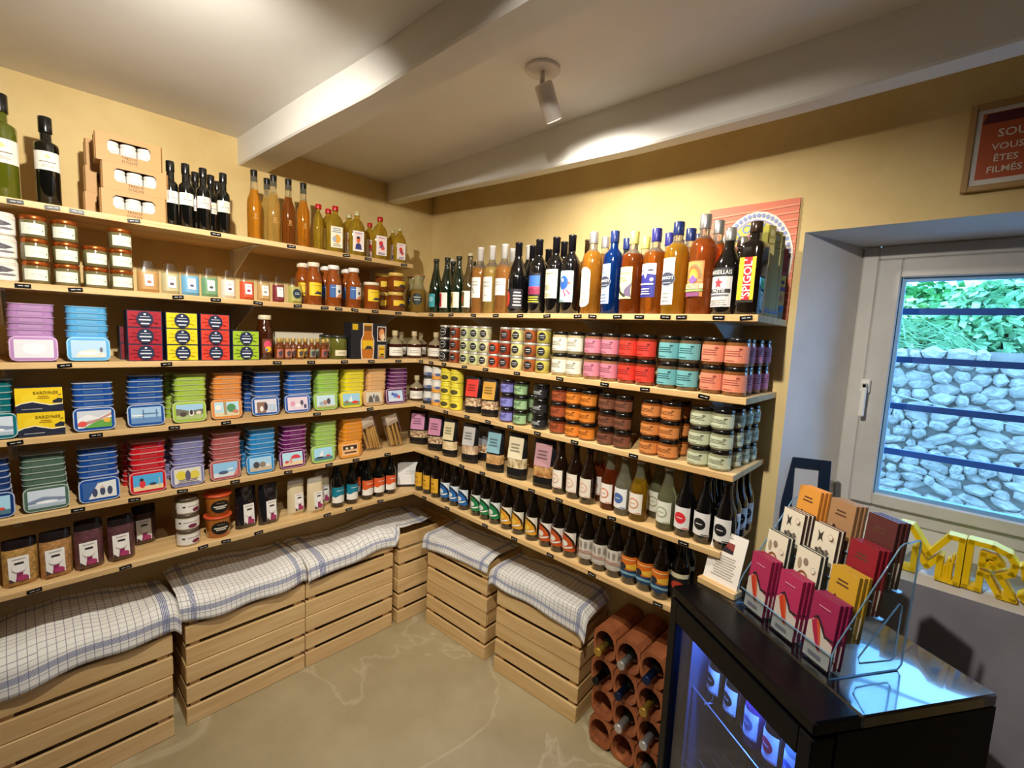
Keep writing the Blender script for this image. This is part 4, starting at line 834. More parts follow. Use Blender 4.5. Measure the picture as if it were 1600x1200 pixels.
# ================================================================== BACK WALL, uppermost shelf: wines and spirits
def art_half(c, dk=None): return [('R', 0, 0, 1, 1, 'ebe6dc'), ('R', .04, .06, .5, .94, c), ('E', .27, .5, .12, .25, dk or '3a2c2c')]
GRN = mat('0f2010', .08, coat=1); WINE = mat('0b0a0c', .1, coat=1); CAPW = mat('e4e0da', .35); CAPB = mat('15131a', .35); SILV = mat('b9b7b4', .3, .7); NAVY = mat('1c2c62', .3)
ROSE = mat('cf9350', .06, trans=.72, ior=1.36); STRAW = mat('cfae5e', .06, trans=.72, ior=1.36)
def BT(u, dep, kind, label, ms, rz=0.0, sc=None, name='wine_bottle', grp='bottles on the wine shelf'):
    loc, r0 = spot('R', 1, u, dep); o = bottle(name, label, loc, r0 + rz, ms, grp)
    if sc: o.scale = sc
    return o
bm_ = bottle_meshes
BT(680, .055, 'cider', 'green cider bottle with teal label, nearest the corner', bm_('cider', GRN, mat('20281c', .4), [('R', 0, 0, 1, 1, '3f9aa4'), ('E', .5, .6, .3, .2, '8ac4c8')], 44, 30, 66, key='t'), .15, name='cider_bottle')
BT(697, .055, 'cider', 'green cider bottle with red and white label', bm_('cider', GRN, mat('20281c', .4), art_half('c8283a'), 60, 26, 74, key='r'), .1, name='cider_bottle')
BT(715, .055, 'cider', 'green cider bottle with ochre and white label', bm_('cider', GRN, mat('20281c', .4), art_half('b8a04a'), 60, 26, 74, key='o'), .1, name='cider_bottle')
BT(732, .055, 'cider', 'brown tinted cider bottle with dark orange and white label', bm_('cider', mat('4a3a1c', .08, coat=1), mat('b8a88a', .4), art_half('6a5a2c', 'c85a2c'), 60, 26, 74, key='br'), .1, (1, 1, 1.03), name='cider_bottle')
BT(706, .15, 'cider', 'green cider bottle in the rear row, behind the ochre label', bm_('cider', GRN, mat('20281c', .4), None, key='n'), name='cider_bottle')
BT(737, .2, 'cider', 'dark green cider bottle in the rear row, behind the rosé', bm_('cider', GRN, mat('20281c', .4), None, key='n'), name='cider_bottle')
WL = [('R', 0, 0, 1, 1, 'ebe7df'), ('L', 2, .15, .55, .85, .85, 'b8b2aa'), ('L', 1, .3, .2, .7, .3, 'c4bdb4')]
CG = tinted('e6ddc8', .9)
BT(748, .055, 'bordeaux', 'rosé bottle with white capsule and a black slash on its label', bm_('bordeaux', CG, CAPW, WL + [('P', [(.2, .5), (.26, .5), (.5, .3), (.46, .28)], '2a2a2a')], 58, 70, 92, fill=205, liquid=ROSE, key='r1'), .1)
BT(766, .055, 'bordeaux', 'pale straw wine bottle with white capsule and long white label', bm_('bordeaux', CG, CAPW, WL, 56, 52, 108, fill=205, liquid=STRAW, key='r2'), .1)
BT(785, .055, 'bordeaux', 'rosé bottle with white capsule and square white label', bm_('bordeaux', CG, CAPW, WL, 66, 78, 72, fill=205, liquid=ROSE, key='r3'), .1)
BT(704, .22, 'bordeaux', 'white capped bottle far back behind the ciders', bm_('bordeaux', CG, CAPW, None, fill=205, liquid=STRAW, key='r4'))
BT(797, .15, 'bordeaux', 'rosé bottle in the rear row, its white capsule showing', bm_('bordeaux', CG, CAPW, None, fill=205, liquid=ROSE, key='r5'))
BT(808, .06, 'burgundy', 'dark burgundy bottle with black label and a red oval', bm_('burgundy', WINE, CAPB, [('R', 0, 0, 1, 1, '26242a'), ('E', .2, .5, .18, .42, 'd8402c'), ('L', 5, .55, .1, .95, .9, 'c8c4c0')], 92, 20, 82, key='b1'), .2)
BT(822, .2, 'bordeaux', 'tall bottle with long white capsule in the rear row', bm_('bordeaux', WINE, CAPW, None, key='b0'), 0, (1, 1, 1.06))
BT(829, .13, 'burgundy', 'dark burgundy bottle in the second row', bm_('burgundy', WINE, CAPB, None, key='b2'))
BT(838, .055, 'bordeaux', 'dark wine bottle with a sunset landscape label', bm_('bordeaux', WINE, CAPB, [('R', 0, 0, 1, 1, '1c1a22'), ('R', .02, .55, .98, .92, '3a6ab8'), ('R', .02, .3, .98, .56, 'c8405a'), ('P', [(0, .42), (.4, .55), (.7, .45), (1, .52), (1, .3), (0, .3)], '8a2a4a'), ('L', 3, .05, .02, .95, .25, 'd8c83a')], 62, 40, 122, key='b3'), .1)
BT(850, .15, 'bordeaux', 'dark wine bottle in the rear row behind the sunset label', bm_('bordeaux', WINE, CAPB, None, key='b4'), 0, (1, 1, .93))
BT(864, .055, 'bordeaux', 'dark wine bottle with a tall cream label', bm_('bordeaux', WINE, CAPB, [('R', 0, 0, 1, 1, 'e0d8b8'), ('L', 1, .25, .8, .8, .9, '8a8468'), ('E', .35, .38, .22, .1, 'a8a488'), ('L', 2, .1, .05, .7, .2, 'b4ae92')], 66, 60, 112, key='b5'), .05)
BT(888, .055, 'bordeaux', 'dark wine bottle with a blue bird on a pale label', bm_('bordeaux', WINE, CAPB, [('R', 0, 0, 1, 1, 'bfdcd8'), ('E', .4, .62, .32, .22, '2a5ab4'), ('P', [(.7, .66), (.9, .6), (.7, .56)], 'c8583a'), ('E', .34, .7, .09, .06, 'f0f0f0'), ('P', [(.4, .4), (.48, .4), (.62, .2), (.55, .18)], 'b83a6a'), ('P', [(.55, .42), (.62, .42), (.85, .28), (.8, .24)], 'b83a6a'), ('L', 1, .1, .02, .5, .08, '5a8a90')], 66, 44, 118, key='b6'), .05)
BT(876, .14, 'bordeaux', 'dark wine bottle behind the bird label, left of two', bm_('bordeaux', WINE, CAPB, None, key='b4'))
BT(913, .16, 'bordeaux', 'brown glass bottle half hidden behind the oval label', bm_('bordeaux', mat('4a3010', .08, coat=1), mat('3a2a14', .3), None, key='b7'))
def SP_(u, dep, kind, label, ms, rz=0.0, sc=None): return BT(u, dep, kind, label, ms, rz, sc, 'spirit_bottle', 'spirit bottles on the wine shelf')
AMBL = mat('c4862c', .06, trans=.72, ior=1.36); BRNL = mat('a04f18', .06, trans=.72, ior=1.36); YELL = mat('d0992a', .06, trans=.72, ior=1.36); BLUL = mat('0c3a8c', .06, trans=.72, ior=1.36)
SP_(921, .055, 'spirit', 'pale amber spirit bottle with a tall white oval label', bm_('spirit', CG, SILV, [('R', 0, .14, 1, .86, 'efeae2'), ('A', .5, .86, .5, .14, 'efeae2'), ('E', .5, .14, .5, .14, 'efeae2'), ('L', 2, .2, .72, .8, .9, 'c8c0b4'), ('E', .5, .5, .3, .16, 'e4c8b8'), ('L', 2, .2, .1, .8, .24, 'c4bcb0')], 50, 24, 142, fill=225, liquid=AMBL, key='s1'), -.25, (1.05, 1.05, 1.02))
SP_(939, .15, 'spirit', 'pale amber spirit bottle with silver cap in the rear row', bm_('spirit', CG, SILV, None, fill=225, liquid=AMBL, key='s1b'), 0, (1.05, 1.05, 1.02))
JAN = lambda bgc, big: [('R', 0, 0, 1, 1, bgc), ('T', 'MATIS', .5, .9, .065, '7a8a9a', .7), ('T', big, .5, .8, .075, '7a8a9a', .5), ('E', .52, .55, .56, .155, 'b4b8c4'), ('E', .52, .55, .53, .14, '3c4256'), ('P', [(.02, .5), (1.04, .5), (1.04, .61), (.02, .61)], '3c4256'), ('T', 'JANOT', .53, .565, .085, 'f2f2f2', .98), ('L', 1, .2, .44, .85, .49, '9aa0b0'), ('L', 3, .2, .06, .8, .3, 'c4ccd0')]
SP_(953, .055, 'spirit', 'blue pastis bottle with a JANOT badge on pale blue label', bm_('spirit', BLUL, NAVY, JAN('a9bde6', 'BLEU'), 44, 36, 140, fill=232, liquid=BLUL, key='s2'), -.3)
SP_(973, .15, 'spirit', 'bottle with blue cap behind the blue pastis', bm_('spirit', mat('1a1c24', .1, coat=1), NAVY, None, key='s2b'), 0, (1, 1, .97))
YB = mat('d6cf6a', .4)
SP_(983, .055, 'wide', 'brown amber bottle with pale yellow label of a dark chair', bm_('wide', CG, YB, [('R', 0, 0, 1, 1, 'e6e3a4'), ('L', 1, .1, .76, .9, .84, 'b0ac6a'), ('P', [(.95, .3), (1, .5), (.6, .3), (.55, .12), (1, .05)], '6a5a78'), ('P', [(.1, .3), (.22, .42), (.3, .26), (.7, .1), (.62, .04), (.15, .2)], '3c3c34'), ('L', 2, .1, .55, .7, .7, 'c8c48a')], 60, 52, 108, fill=205, liquid=BRNL, key='s3'), -.25)
SP_(1000, .15, 'wide', 'brown amber bottle with yellow cap in the rear row', bm_('wide', CG, YB, None, fill=205, liquid=BRNL, key='s3b'))
SP_(1019, .055, 'wide', 'amber bottle with white and indigo illustrated label', bm_('wide', CG, mat('2c2a78', .35), [('R', 0, 0, 1, 1, '33328c'), ('P', [(0, .66), (.3, .7), (.45, .55), (.55, .7), (1, .66), (1, 1), (0, 1)], 'dcd6d8'), ('E', .2, .8, .1, .02, '4a4a5a'), ('E', .72, .8, .16, .03, '4a4a5a'), ('E', .8, .52, .1, .06, 'b0b0d8'), ('L', 1, .1, .34, .9, .44, 'e4e0e8'), ('L', 3, .2, .06, .75, .28, 'd0d0e4')], 64, 56, 110, fill=205, liquid=mat('b0641f', .06, trans=.72, ior=1.36), key='s4'), -.2)
SP_(1037, .14, 'wide', 'amber bottle with dark purple cap in the second row', bm_('wide', CG, mat('2c2a78', .35), None, fill=205, liquid=BRNL, key='s4b'))
SP_(1054, .22, 'wide', 'amber bottle with purple cap in the third row', bm_('wide', CG, mat('4a3a88', .35), None, fill=205, liquid=BRNL, key='s4c'), 0, (.95, .95, .97))
SP_(1048, .05, 'spirit', 'golden pastis bottle with a JANOT badge on cream label', bm_('spirit', CG, NAVY, JAN('e2e2d2', 'BIO'), 46, 30, 148, fill=226, liquid=YELL, key='s5'), -.3, (1.08, 1.08, 1))
SP_(1069, .13, 'spirit', 'golden pastis bottle with navy cap in the second row', bm_('spirit', CG, NAVY, None, fill=226, liquid=YELL, key='s5b'), 0, (1.05, 1.05, .98))
SP_(1081, .21, 'spirit', 'golden pastis bottle with navy cap in the third row', bm_('spirit', CG, NAVY, None, fill=226, liquid=YELL, key='s5b'), 0, (1.05, 1.05, .97))
SP_(1094, .05, 'spirit', 'copper coloured pastis bottle with an orange sunrise label', bm_('spirit', CG, SILV, [('R', 0, 0, 1, 1, 'd88a4a'), ('R', .05, .42, .95, .96, 'e6a05a'), ('A', .5, .5, .42, .42, '8a8a5a'), ('A', .5, .5, .36, .37, 'd8683a'), ('A', .5, .5, .27, .28, 'e8a03a'), ('A', .5, .5, .18, .19, 'f0d04a'), ('P', [(.25, .46), (.5, .62), (.75, .46), (.5, .36)], '8a62a8'), ('R', 0, .22, 1, .36, 'e8d8b0'), ('T', 'PASTIS', .5, .29, .1, 'd8702a', .92), ('R', 0, .14, 1, .2, '9ab06a'), ('R', .15, .0, .85, .12, '8a4a7a')], 58, 52, 104, fill=222, liquid=mat('b8622a', .06, trans=.72, ior=1.36), key='s6'), -.25, (1.08, 1.08, 1.04))
SP_(1113, .13, 'spirit', 'copper coloured pastis bottle with silver cap in the second row', bm_('spirit', CG, SILV, None, fill=222, liquid=mat('b8622a', .06, trans=.72, ior=1.36), key='s6b'), 0, (1.05, 1.05, 1.03))
SP_(1130, .21, 'spirit', 'copper coloured bottle with silver cap in the third row', bm_('spirit', CG, SILV, None, fill=222, liquid=mat('b8622a', .06, trans=.72, ior=1.36), key='s6b'), 0, (1.05, 1.05, 1.0))
MAR = [('R', 0, 0, 1, 1, 'd8d4d0'), ('R', 0, .78, 1, 1, '2a2a2c'), ('T', 'MARSEILLAIS', .5, .89, .11, 'e4e0dc', .92), ('P', [(.35, .66), (.45, .66), (.5, .76), (.55, .66), (.66, .66), (.57, .58), (.6, .48), (.5, .54), (.4, .48), (.43, .58)], 'c8384a'), ('R', .1, .36, .95, .46, '2c2c34'), ('T', 'PASTIS', .52, .41, .08, 'e8e4e0', .7), ('L', 1, .1, .26, .9, .34, '6a6a74'), ('L', 3, .15, .04, .85, .2, 'b4b0ac')]
SP_(1126, .05, 'marseille', 'black pastis bottle with silver neck and a red star label', bm_('marseille', mat('0e0c0b', .08, coat=1), SILV, MAR, 74, 22, 112, key='s7'), -.25, (1.04, 1.04, 1.02))
SP_(1147, .13, 'marseille', 'black pastis bottle with silver cap in the second row', bm_('marseille', mat('14130c', .08, coat=1), SILV, MAR, 74, 22, 112, key='s7'), -.1, (1.04, 1.04, 1))
SP_(1169, .045, 'square', 'square black bottle with a red and yellow SPIGOL label', bm_('square', mat('120d0a', .08, coat=1), mat('3a2a1c', .2), [('R', 0, 0, 1, 1, 'e2c22a'), ('R', .30, .0, .78, 1, 'c0182a'), ('T', "'SPIGOL'", .54, .52, .19, 'f2ece4', .86, 1), ('R', 0, .0, 1, .06, '241c18')], 48, 34, 128, sq=8, key='s8'), -.15, (.98, .98, 1.0))
# tall cartons, book and printed board at the shelf end
def spine(y, w, h, c, art, label, nm='tall_carton', cat='box', dx=.042):
    o = root(nm, label, cat, (1.925, y, ZT[1] + .0006), (0, 0, R(64)))
    part('carton' if cat == 'box' else 'cover', B().box(-w / 2, w / 2, 0, dx, 0, h, mat(c, .45), .001).mesh('carton'), o)
    part('spine_print', B().art(w, h, art, flat(0, 0), 1).mesh('spine_print'), o)
SPA = [('R', .06, .01, .94, .99, 'cfc07a'), ('R', .06, .86, .94, .99, 'b8a45a'), ('E', .5, .92, .25, .035, 'd8cc98'), ('R', .06, .05, .94, .075, '8a9ad0'), ('R', .06, .09, .94, .1, '8a9ad0'), ('R', .06, .8, .94, .81, 'a89050')]
spine(-.197, .030, .268, 'a09a1c', SPA, 'tall olive carton with pale spine, nearest the square black bottle')
spine(-.139, .046, .262, '3c3c18', SPA, 'tall dark carton with wide pale spine, middle of the three')
spine(-.093, .034, .258, 'a8981c', SPA, 'tall mustard carton with pale spine, beside the patterned book')
spine(-.050, .040, .225, '7a2420', [('R', 0, .62, 1, 1, '9a2a24'), ('R', 0, .45, 1, .62, 'd8b02a'), ('R', 0, .4, 1, .46, '6a3a6a'), ('R', 0, .2, 1, .4, 'd8a82a'), ('R', 0, .1, 1, .2, '2a6a8a'), ('R', 0, 0, 1, .1, '7a6a30'), ('E', .6, .3, .2, .05, 'c8702a'), ('R', .5, .5, .8, .55, '3a2a5a'), ('E', .5, .15, .2, .03, '1c3a5a')] + [('E', .25 + .5 * (i % 2), .66 + .04 * i, .12, .014, '6a1816') for i in range(8)], 'thick book with a colourful patterned spine against the wall', 'patterned_book', 'book')
def poster():
    w, h = .285, .39; o = root('printed_board', 'coral printed board with sunrise arches leaning behind the spirit bottles', 'poster', (1.803, -.0075, ZT[1] + .0006), (R(-.6), 0, 0))
    part('board', B().box(-w / 2, w / 2, -.003, .003, 0, h, paper('e08a6a')).mesh('board'), o)
    it = [('R', 0, 0, 1, 1, 'dc7a5c')]
    for i in range(16): it.append(('P', [(0, .06 * i + .01), (1, .06 * i + .04), (1, .06 * i + .055), (0, .06 * i + .025)], 'e69a7a'))
    it += [('E', .56, .50, .43, .43, 'e8e0d8')]
    for i in range(24):
        a = PI * (i + .5) / 24; it.append(('E', .56 + .39 * math.cos(a), .50 + .395 * math.sin(a), .02, .018, '8a9ac8'))
    it += [('E', .56, .50, .355, .36, '9a92b8'), ('E', .56, .50, .34, .345, 'e6cc5a'), ('E', .56, .50, .24, .25, 'd8788a')]
    part('print', B().art(w, h, it, lambda x, y, o_: (x, -.003 - o_ * .5, y), 1).mesh('print'), o)
    b = B()
    for ch, a in (('S', 162), ('A', 142), ('I', 127), ('O', 108), ('F', 92), ('L', 68), ('I', 54), ('F', 40), ('E', 24)):
        g, fs, asp = text_geo(ch); t = R(a - 90); cx = (.56 - .5) * w + .29 * w * math.cos(R(a)); cz = .50 * h + .30 * h * math.sin(R(a)); s_ = .03
        b.add([(cx + s_ * (gx * math.cos(t) - gy * math.sin(t)), -.0125, cz + s_ * (gx * math.sin(t) + gy * math.cos(t))) for gx, gy in g], fs, paper('6f92c4'))
    part('lettering', b.mesh('lettering'), o)
poster()

# ================================================================== BACK WALL, second shelf: small emblem jars, then jam jars
def emb(c): return [('E', .5, .5, .34, .5, '17161a'), ('L', 1, .28, .55, .72, .68, 'd8d4cc'), ('L', 1, .3, .3, .7, .45, '9a968e')]
EJ = {}
for c in ('1c1814', '8a3a20', 'b9bb86', 'bcc090', 'c4bc90', 'b8401c', '84301c', 'd2c480', '94502a', 'b4a84c'):
    EJ[c] = jar_parts(29.5, 59.5, 10, mat(c, .12, coat=1), mat('c8c2b4', .3, .5), ([('E', .5, .5, .34, .5, 'd8d4cc'), ('E', .5, .5, .31, .46, '17161a'), ('L', 1, .28, .45, .72, .58, 'd8d4cc')] if c == '1c1814' else emb(c)), 48, 10, 34, ('ej', c), .95)
EC = [(695, '1c1814', 'black', 3), (711, '8a3a20', 'red brown', 3), (727, 'b9bb86', 'pale green', 3), (742, 'bcc090', 'pale sage', 3), (757, 'c4bc90', 'beige', 3), (772, 'b8401c', 'tomato red', 2), (789, '84301c', 'brick red', 3), (807, 'd2c480', 'cream yellow', 3), (827, '94502a', 'chestnut', 3), (847, 'b4a84c', 'olive yellow', 3)]
for u, c, nm, n in EC:
    loc, rz = spot('R', 2, u, .04)
    for i in range(n): jar('spread_jar', f'{nm} spread jar with round black emblem, {["bottom", "middle", "top"][i]} of its column', 'jar', (loc[0] + rnd.uniform(-.0015, .0015), loc[1], loc[2] + i * .06), rz + .35, EJ[c], 'emblem spread jars in columns')
def jam_art(bgc, tx): return [('R', 0, 0, 1, 1, bgc), ('L', 3, .12, .35, .7, .75, tx), ('E', .66, .82, .06, .06, tx), ('L', 1, .15, .08, .5, .16, tx)]
BLID = mat('141210', .22, coat=.4)
def jam(key, bodyc, bgc, tx, r=33.5, h=85, lid=13):
    return jar_parts(r, h, lid, mat(bodyc, .12, coat=1), BLID, jam_art(bgc, tx), 90, 12 if h > 70 else 8, h - lid - (22 if h > 70 else 16), ('jam', key), .95)
JM = [(874, 'a89a74', 'dcd6c4', '8a8474', 'cream', 0), (897, 'a89a74', 'dcd6c4', '8a8474', 'cream', 1), (925, '8a5a40', 'cf7f92', '8a4a5a', 'pink', 0), (951, '8a5a40', 'cf7f92', '8a4a5a', 'pink', 1), (979, '7a2a14', 'd83a2c', '7a1a1a', 'bright red', 0), (1007, '7a2a14', 'd83a2c', '7a1a1a', 'bright red', 1),
      (1042, '5a4a34', '6fb0b4', '2c5a60', 'teal', 0), (1073, '5a4a34', '6fb0b4', '2c5a60', 'teal', 1), (1110, '7a4a24', 'e0896c', '9a4a3c', 'salmon', 0), (1146, '7a4a24', 'e0896c', '9a4a3c', 'salmon', 1)]
for u, bc, lc, tx, nm, j in JM:
    loc, rz = spot('R', 2, u, .042)
    for i in range(2): jar('jam_jar', f'jam jar with {nm} label and black lid, {["lower", "upper"][i]} {["left", "right"][j]} of the front four', 'jar', (loc[0] + rnd.uniform(-.001, .001), loc[1], loc[2] + i * .0855), rz + .1, jam(nm, bc, lc, tx), f'{nm} label jam jars')
for j in range(3):
    for i in range(2):
        jar('jam_jar', f'jam jar with rose pink label, {["lower", "upper"][i]}, {ORD[j]} behind the end salmon jars', 'jar', (1.880 + .004 * j, -.279 + .072 * (j + 1), ZT[2] + .0006 + i * .0855), .9, jam('rose', '6a3a2c', 'c4708c', '7a3a50'), 'rose label jam jars at the shelf end')

# ================================================================== BACK WALL, third shelf
def can_art(k):
    if k == 'y': return [('R', 0, 0, 1, 1, 'dccb3c'), ('E', .45, .35, .22, .22, '4a4422'), ('L', 1, .2, .72, .8, .82, 'a8962a')]
    a = '2a2c34' if k == 'k' else 'd8963a'
    return [('R', 0, 0, 1, 1, 'd8d4cc'), ('R', 0, 0, 1, .3, a), ('P', [(0, .3), (.4, .6), (.7, .35), (1, .7), (1, .3)], '8a8a94' if k == 'k' else 'c8a48a'), ('E', .6, .45, .14, .14, '4a5a88')]
for u, k, nm in ((671, 'k', 'black and white'), (684, 'o', 'orange and white'), (698, 'y', 'yellow, left column'), (713, 'y', 'yellow, right column')):
    loc, rz = spot('R', 3, u, .045); ms = jar_parts(33, 66, 7, mat('c8b43a' if k == 'y' else 'c8c4bc', .3, .2), mat('dccb3c' if k == 'y' else 'd8d4cc', .3), can_art(k), 96, 4, 54, ('cn', k), .99)
    for i in range(3): jar('sardine_can', f'round can, {nm}, {["bottom", "middle", "top"][i]} of its column', 'can', (loc[0], loc[1], loc[2] + i * .0665), rz + .5, ms, 'round cans in columns')
BKP = mat('141315', .4); NUT = noisy('nuts', '8a5a3a', 'e0c8a0', 90, rough=.6, bump=.6, contrast=(.4, .6))
def deli_bag(sh, u, dep, w, h, labc, nm, label, win=(.2, .42), wm=None, lab=(.46, .92), art=None, rz=0.0, key=None):
    loc, r0 = spot('R', sh, u, dep)
    pouch('deli_bag', label, loc, r0 + rz, w, h, .06, [(0, BKP), (win[0], wm or NUT), (win[1], BKP)], art or [('R', 0, 0, 1, 1, labc), ('L', 3, .15, .3, .8, .75, '%02x%02x%02x' % tuple(int(int(labc[j:j + 2], 16) * .65) for j in (0, 2, 4)))], w * .74, lab[0] * h, (lab[1] - lab[0]) * h, ('deli', key or label), 'black window bags', .8, .03)
deli_bag(3, 739, .06, .085, .175, 'd8382c', 'red', 'black window bag with a bright red label', rz=.35)
deli_bag(3, 765, .06, .085, .175, 'cf9a3a', 'mustard', 'black window bag with a mustard label', rz=.35)
def low(key, bodyc, bgc, tx): return jam(key, bodyc, bgc, tx, 33, 62, 12)
TJ = [(792, 'purple', '3a2c4a', '7c7cc0', '3c3c70', 1), (813, 'sage green', '3a4a2c', '8fae80', '3c5a3c', 1), (843, 'black', '121212', '1b1b1d', 'b8b8b8', 1), (871.5, 'rust', '5a2410', '9a4a26', '5a2410', 1), (894.5, 'orange', '8a4a10', 'd8802a', '7a3c10', 2), (946, 'brown', '3a1e10', '7a4a34', '3a2014', 2), (1013, 'peach', '8a4a1c', 'd88a4a', '7a4420', 2), (1090, 'pale green', '8a8a6a', 'c9cfb0', '5a6048', 2)]
SEC = {'orange': 916.5, 'brown': 971, 'peach': 1043, 'pale green': 1123}
for u, nm, bc, lc, tx, n in TJ:
    for j in range(n):
        loc, rz = spot('R', 3, u if j == 0 else SEC[nm], .042)
        for i in range(3): jar('spread_pot', f'low pot with {nm} label and black lid, {["bottom", "middle", "top"][i]} of the {"column" if n == 1 else ["left column", "right column"][j]}', 'jar', (loc[0] + rnd.uniform(-.0015, .0015), loc[1], loc[2] + i * .0625), rz + .1, low(nm, bc, lc, tx), f'{nm} label pots')
for nm, x, bc, lc, tx in (('sage green', None, '3a4a2c', '8fae80', '3c5a3c'),):
    loc, rz = spot('R', 3, 829, .12)
    for i in range(2): jar('spread_pot', f'low pot with sage green label in the rear row, {["bottom", "upper"][i]} one', 'jar', (loc[0], loc[1], loc[2] + i * .0625), rz, low(nm, bc, lc, tx), 'sage green label pots')
for j in range(3):
    for i in range(3):
        jar('spread_pot', f'low pot with pale green label, {["bottom", "middle", "top"][i]} one, {ORD[j]} row behind the end column', 'jar', (1.872 + .003 * j, -.279 + .069 * (j + 1), ZT[3] + .0006 + i * .0625), .9, low('pale green', '8a8a6a', 'c9cfb0', '5a6048'), 'pale green label pots')
for nm, u in (('orange', 925), ('peach', 1058)):
    q = [t for t in TJ if t[1] == nm][0]; loc, rz = spot('R', 3, u, .115)
    for i in range(3): jar('spread_pot', f'low pot with {nm} label, {["bottom", "middle", "top"][i]} one in the shaded row behind', 'jar', (loc[0], loc[1], loc[2] + i * .0625), rz + .3, low(nm, q[2], q[3], q[4]), f'{nm} label pots')
jar('spread_pot', 'single low pot with grey green label at the very shelf end', 'jar', (1.884, -.035, ZT[3] + .0006 - .0), .9, low('greyg', '6a6a54', 'a9b09a', '5a6048'), None) if False else None

# ================================================================== BACK WALL, fourth shelf
deli_bag(4, 654, .07, .105, .185, 'd090b4', 'pink', 'black window bag with a pink label, nearest the corner', (.22, .42), rz=.55)
deli_bag(4, 681, .06, .095, .185, 'c886a4', 'rose', 'black window bag with a pink label, second from the corner', (.22, .42), rz=.4)
deli_bag(4, 703, .045, .082, .19, 'd2c49a', 'cream', 'black window bag with a cream label and pale biscuits', (.2, .42), noisy('biscuit_a', 'c8a874', 'e6d4ac', 50, bump=.5), rz=.3)
deli_bag(4, 734, .05, .088, .19, 'b4b0ac', 'grey', 'black window bag with a grey white label and striped sticks', (.24, .46), noisy('biscuit_b', '8a5a34', 'e0c8a4', 30, stretch=(3, 1, .4), bump=.5), rz=.3)
deli_bag(4, 757, .13, .085, .185, '8a8a90', 'dim', 'black window bag set back between grey and blue labels', (.24, .46), rz=.3)
deli_bag(4, 773, .045, .092, .195, '7fa9b4', 'blue', 'black window bag with a blue grey label and round biscuits', (.2, .42), noisy('biscuit_c', '9a6a34', 'd8b074', 28, bump=.6), rz=.25)
deli_bag(4, 807, .045, .098, .2, 'd8ccac', 'ivory', 'black window bag with an ivory label and flat crackers', (.26, .48), noisy('biscuit_d', '8a6a34', 'e8d8b0', 40, stretch=(1, 1, .5), bump=.6), rz=.2)
deli_bag(4, 849, .05, .102, .2, 'b88a90', 'mauve', 'black window bag with a mauve label and folded crisps', (.24, .48), noisy('biscuit_e', '8a5424', 'd8a868', 24, bump=.6), rz=.2)
def seal(c, dot, ringc=None): return [('R', 0, 0, 1, 1, c), ('E', .45, .5, .34, .26, dot), ('E', .45, .5, .27, .2, ringc or c) if ringc != 0 else ('L', 1, .3, .46, .6, .54, c), ('L', 1, .28, .46, .62, .54, dot if ringc != 0 else c), ('L', 1, .6, .02, .95, .1, dot)]
LB = [(874, .05, '1c0f08', None, 'dark lemonade bottle with cream seal label, first of three', seal('e6dccc', 'd8a88a')), (896, .05, '1c0f08', None, 'dark lemonade bottle with cream seal label, second of three', seal('e6dccc', 'd8a88a')), (919, .05, '1c0f08', None, 'dark lemonade bottle with cream seal label, third of three', seal('e6dccc', 'd8a88a')),
      (932, .1, '9a4420', 'r', 'copper red lemonade bottle with coral seal label, left one', seal('ece4da', 'd87a5a')), (953, .055, '9a4420', 'r', 'copper red lemonade bottle with coral seal label, right one', seal('ece4da', 'd87a5a')),
      (971, .05, 'b9b79a', 'c', 'clear lemonade bottle with a blue round seal', seal('e8e8e6', '4a6aa8', 0)), (993, .045, 'c49a24', 'y', 'yellow lemonade bottle with an orange seal label', seal('ece6d8', 'd88a5a')),
      (1043, .045, 'a9ac84', 'c', 'clear lemonade bottle with pale green seal, in the front row', seal('dfe0d0', '9aa07a')), (1023, .12, 'b0ae86', 'c', 'clear lemonade bottle with pale green seal, in the second row', seal('dfe0d0', '9aa07a')), (1006, .13, 'b49a34', 'y', 'yellow lemonade bottle in the second row', seal('ece6d8', 'd88a5a')),
      (1068, .045, '0c0b0c', None, 'black cola bottle with a red round seal', seal('e4e2de', 'd82a34', 0)), (1096, .045, '0c0b0c', None, 'black cola bottle with a black seal, second from the shelf end', seal('e4e2de', '17161a', 0)), (1125, .045, '0c0b0c', None, 'black cola bottle with a black seal, at the front shelf end', seal('e4e2de', '17161a', 0))]
CLB = mat('bdbb9c', .05, trans=.85, ior=1.3)
for u, dep, c, kind, lab, art in LB:
    loc, rz = spot('R', 4, u, dep)
    if kind is None: ms = bm_('lemonade', mat(c, .08, coat=1), BLK, art, 58, 26, 72, key=lab[:30])
    else: ms = bm_('lemonade', CLB, mat('b8b4a4', .3, .4), art, 58, 26, 72, fill=150, liquid=mat(c, .06, trans=.8, ior=1.36), key=lab[:30])
    bottle('lemonade_bottle', lab, loc, rz - .05, ms, 'lemonade bottles on the fourth shelf')
for r_ in range(3):
    for j in range(2):
        loc, rz = spot('R', 4, (1125, 1096)[j], .045)
        bottle('lemonade_bottle', f'black cola bottle, {ORD[r_]} row behind the {["shelf end", "next to end"][j]} front bottle', (loc[0] - (.003, .0)[j] * r_ - .004, loc[1] + .071 * (r_ + 1), loc[2]), .7, bm_('lemonade', mat('0c0b0c', .08, coat=1), BLK, seal('e4e2de', '17161a', 0), 58, 26, 72, key='black cola bottle with a black'), 'lemonade bottles on the fourth shelf')

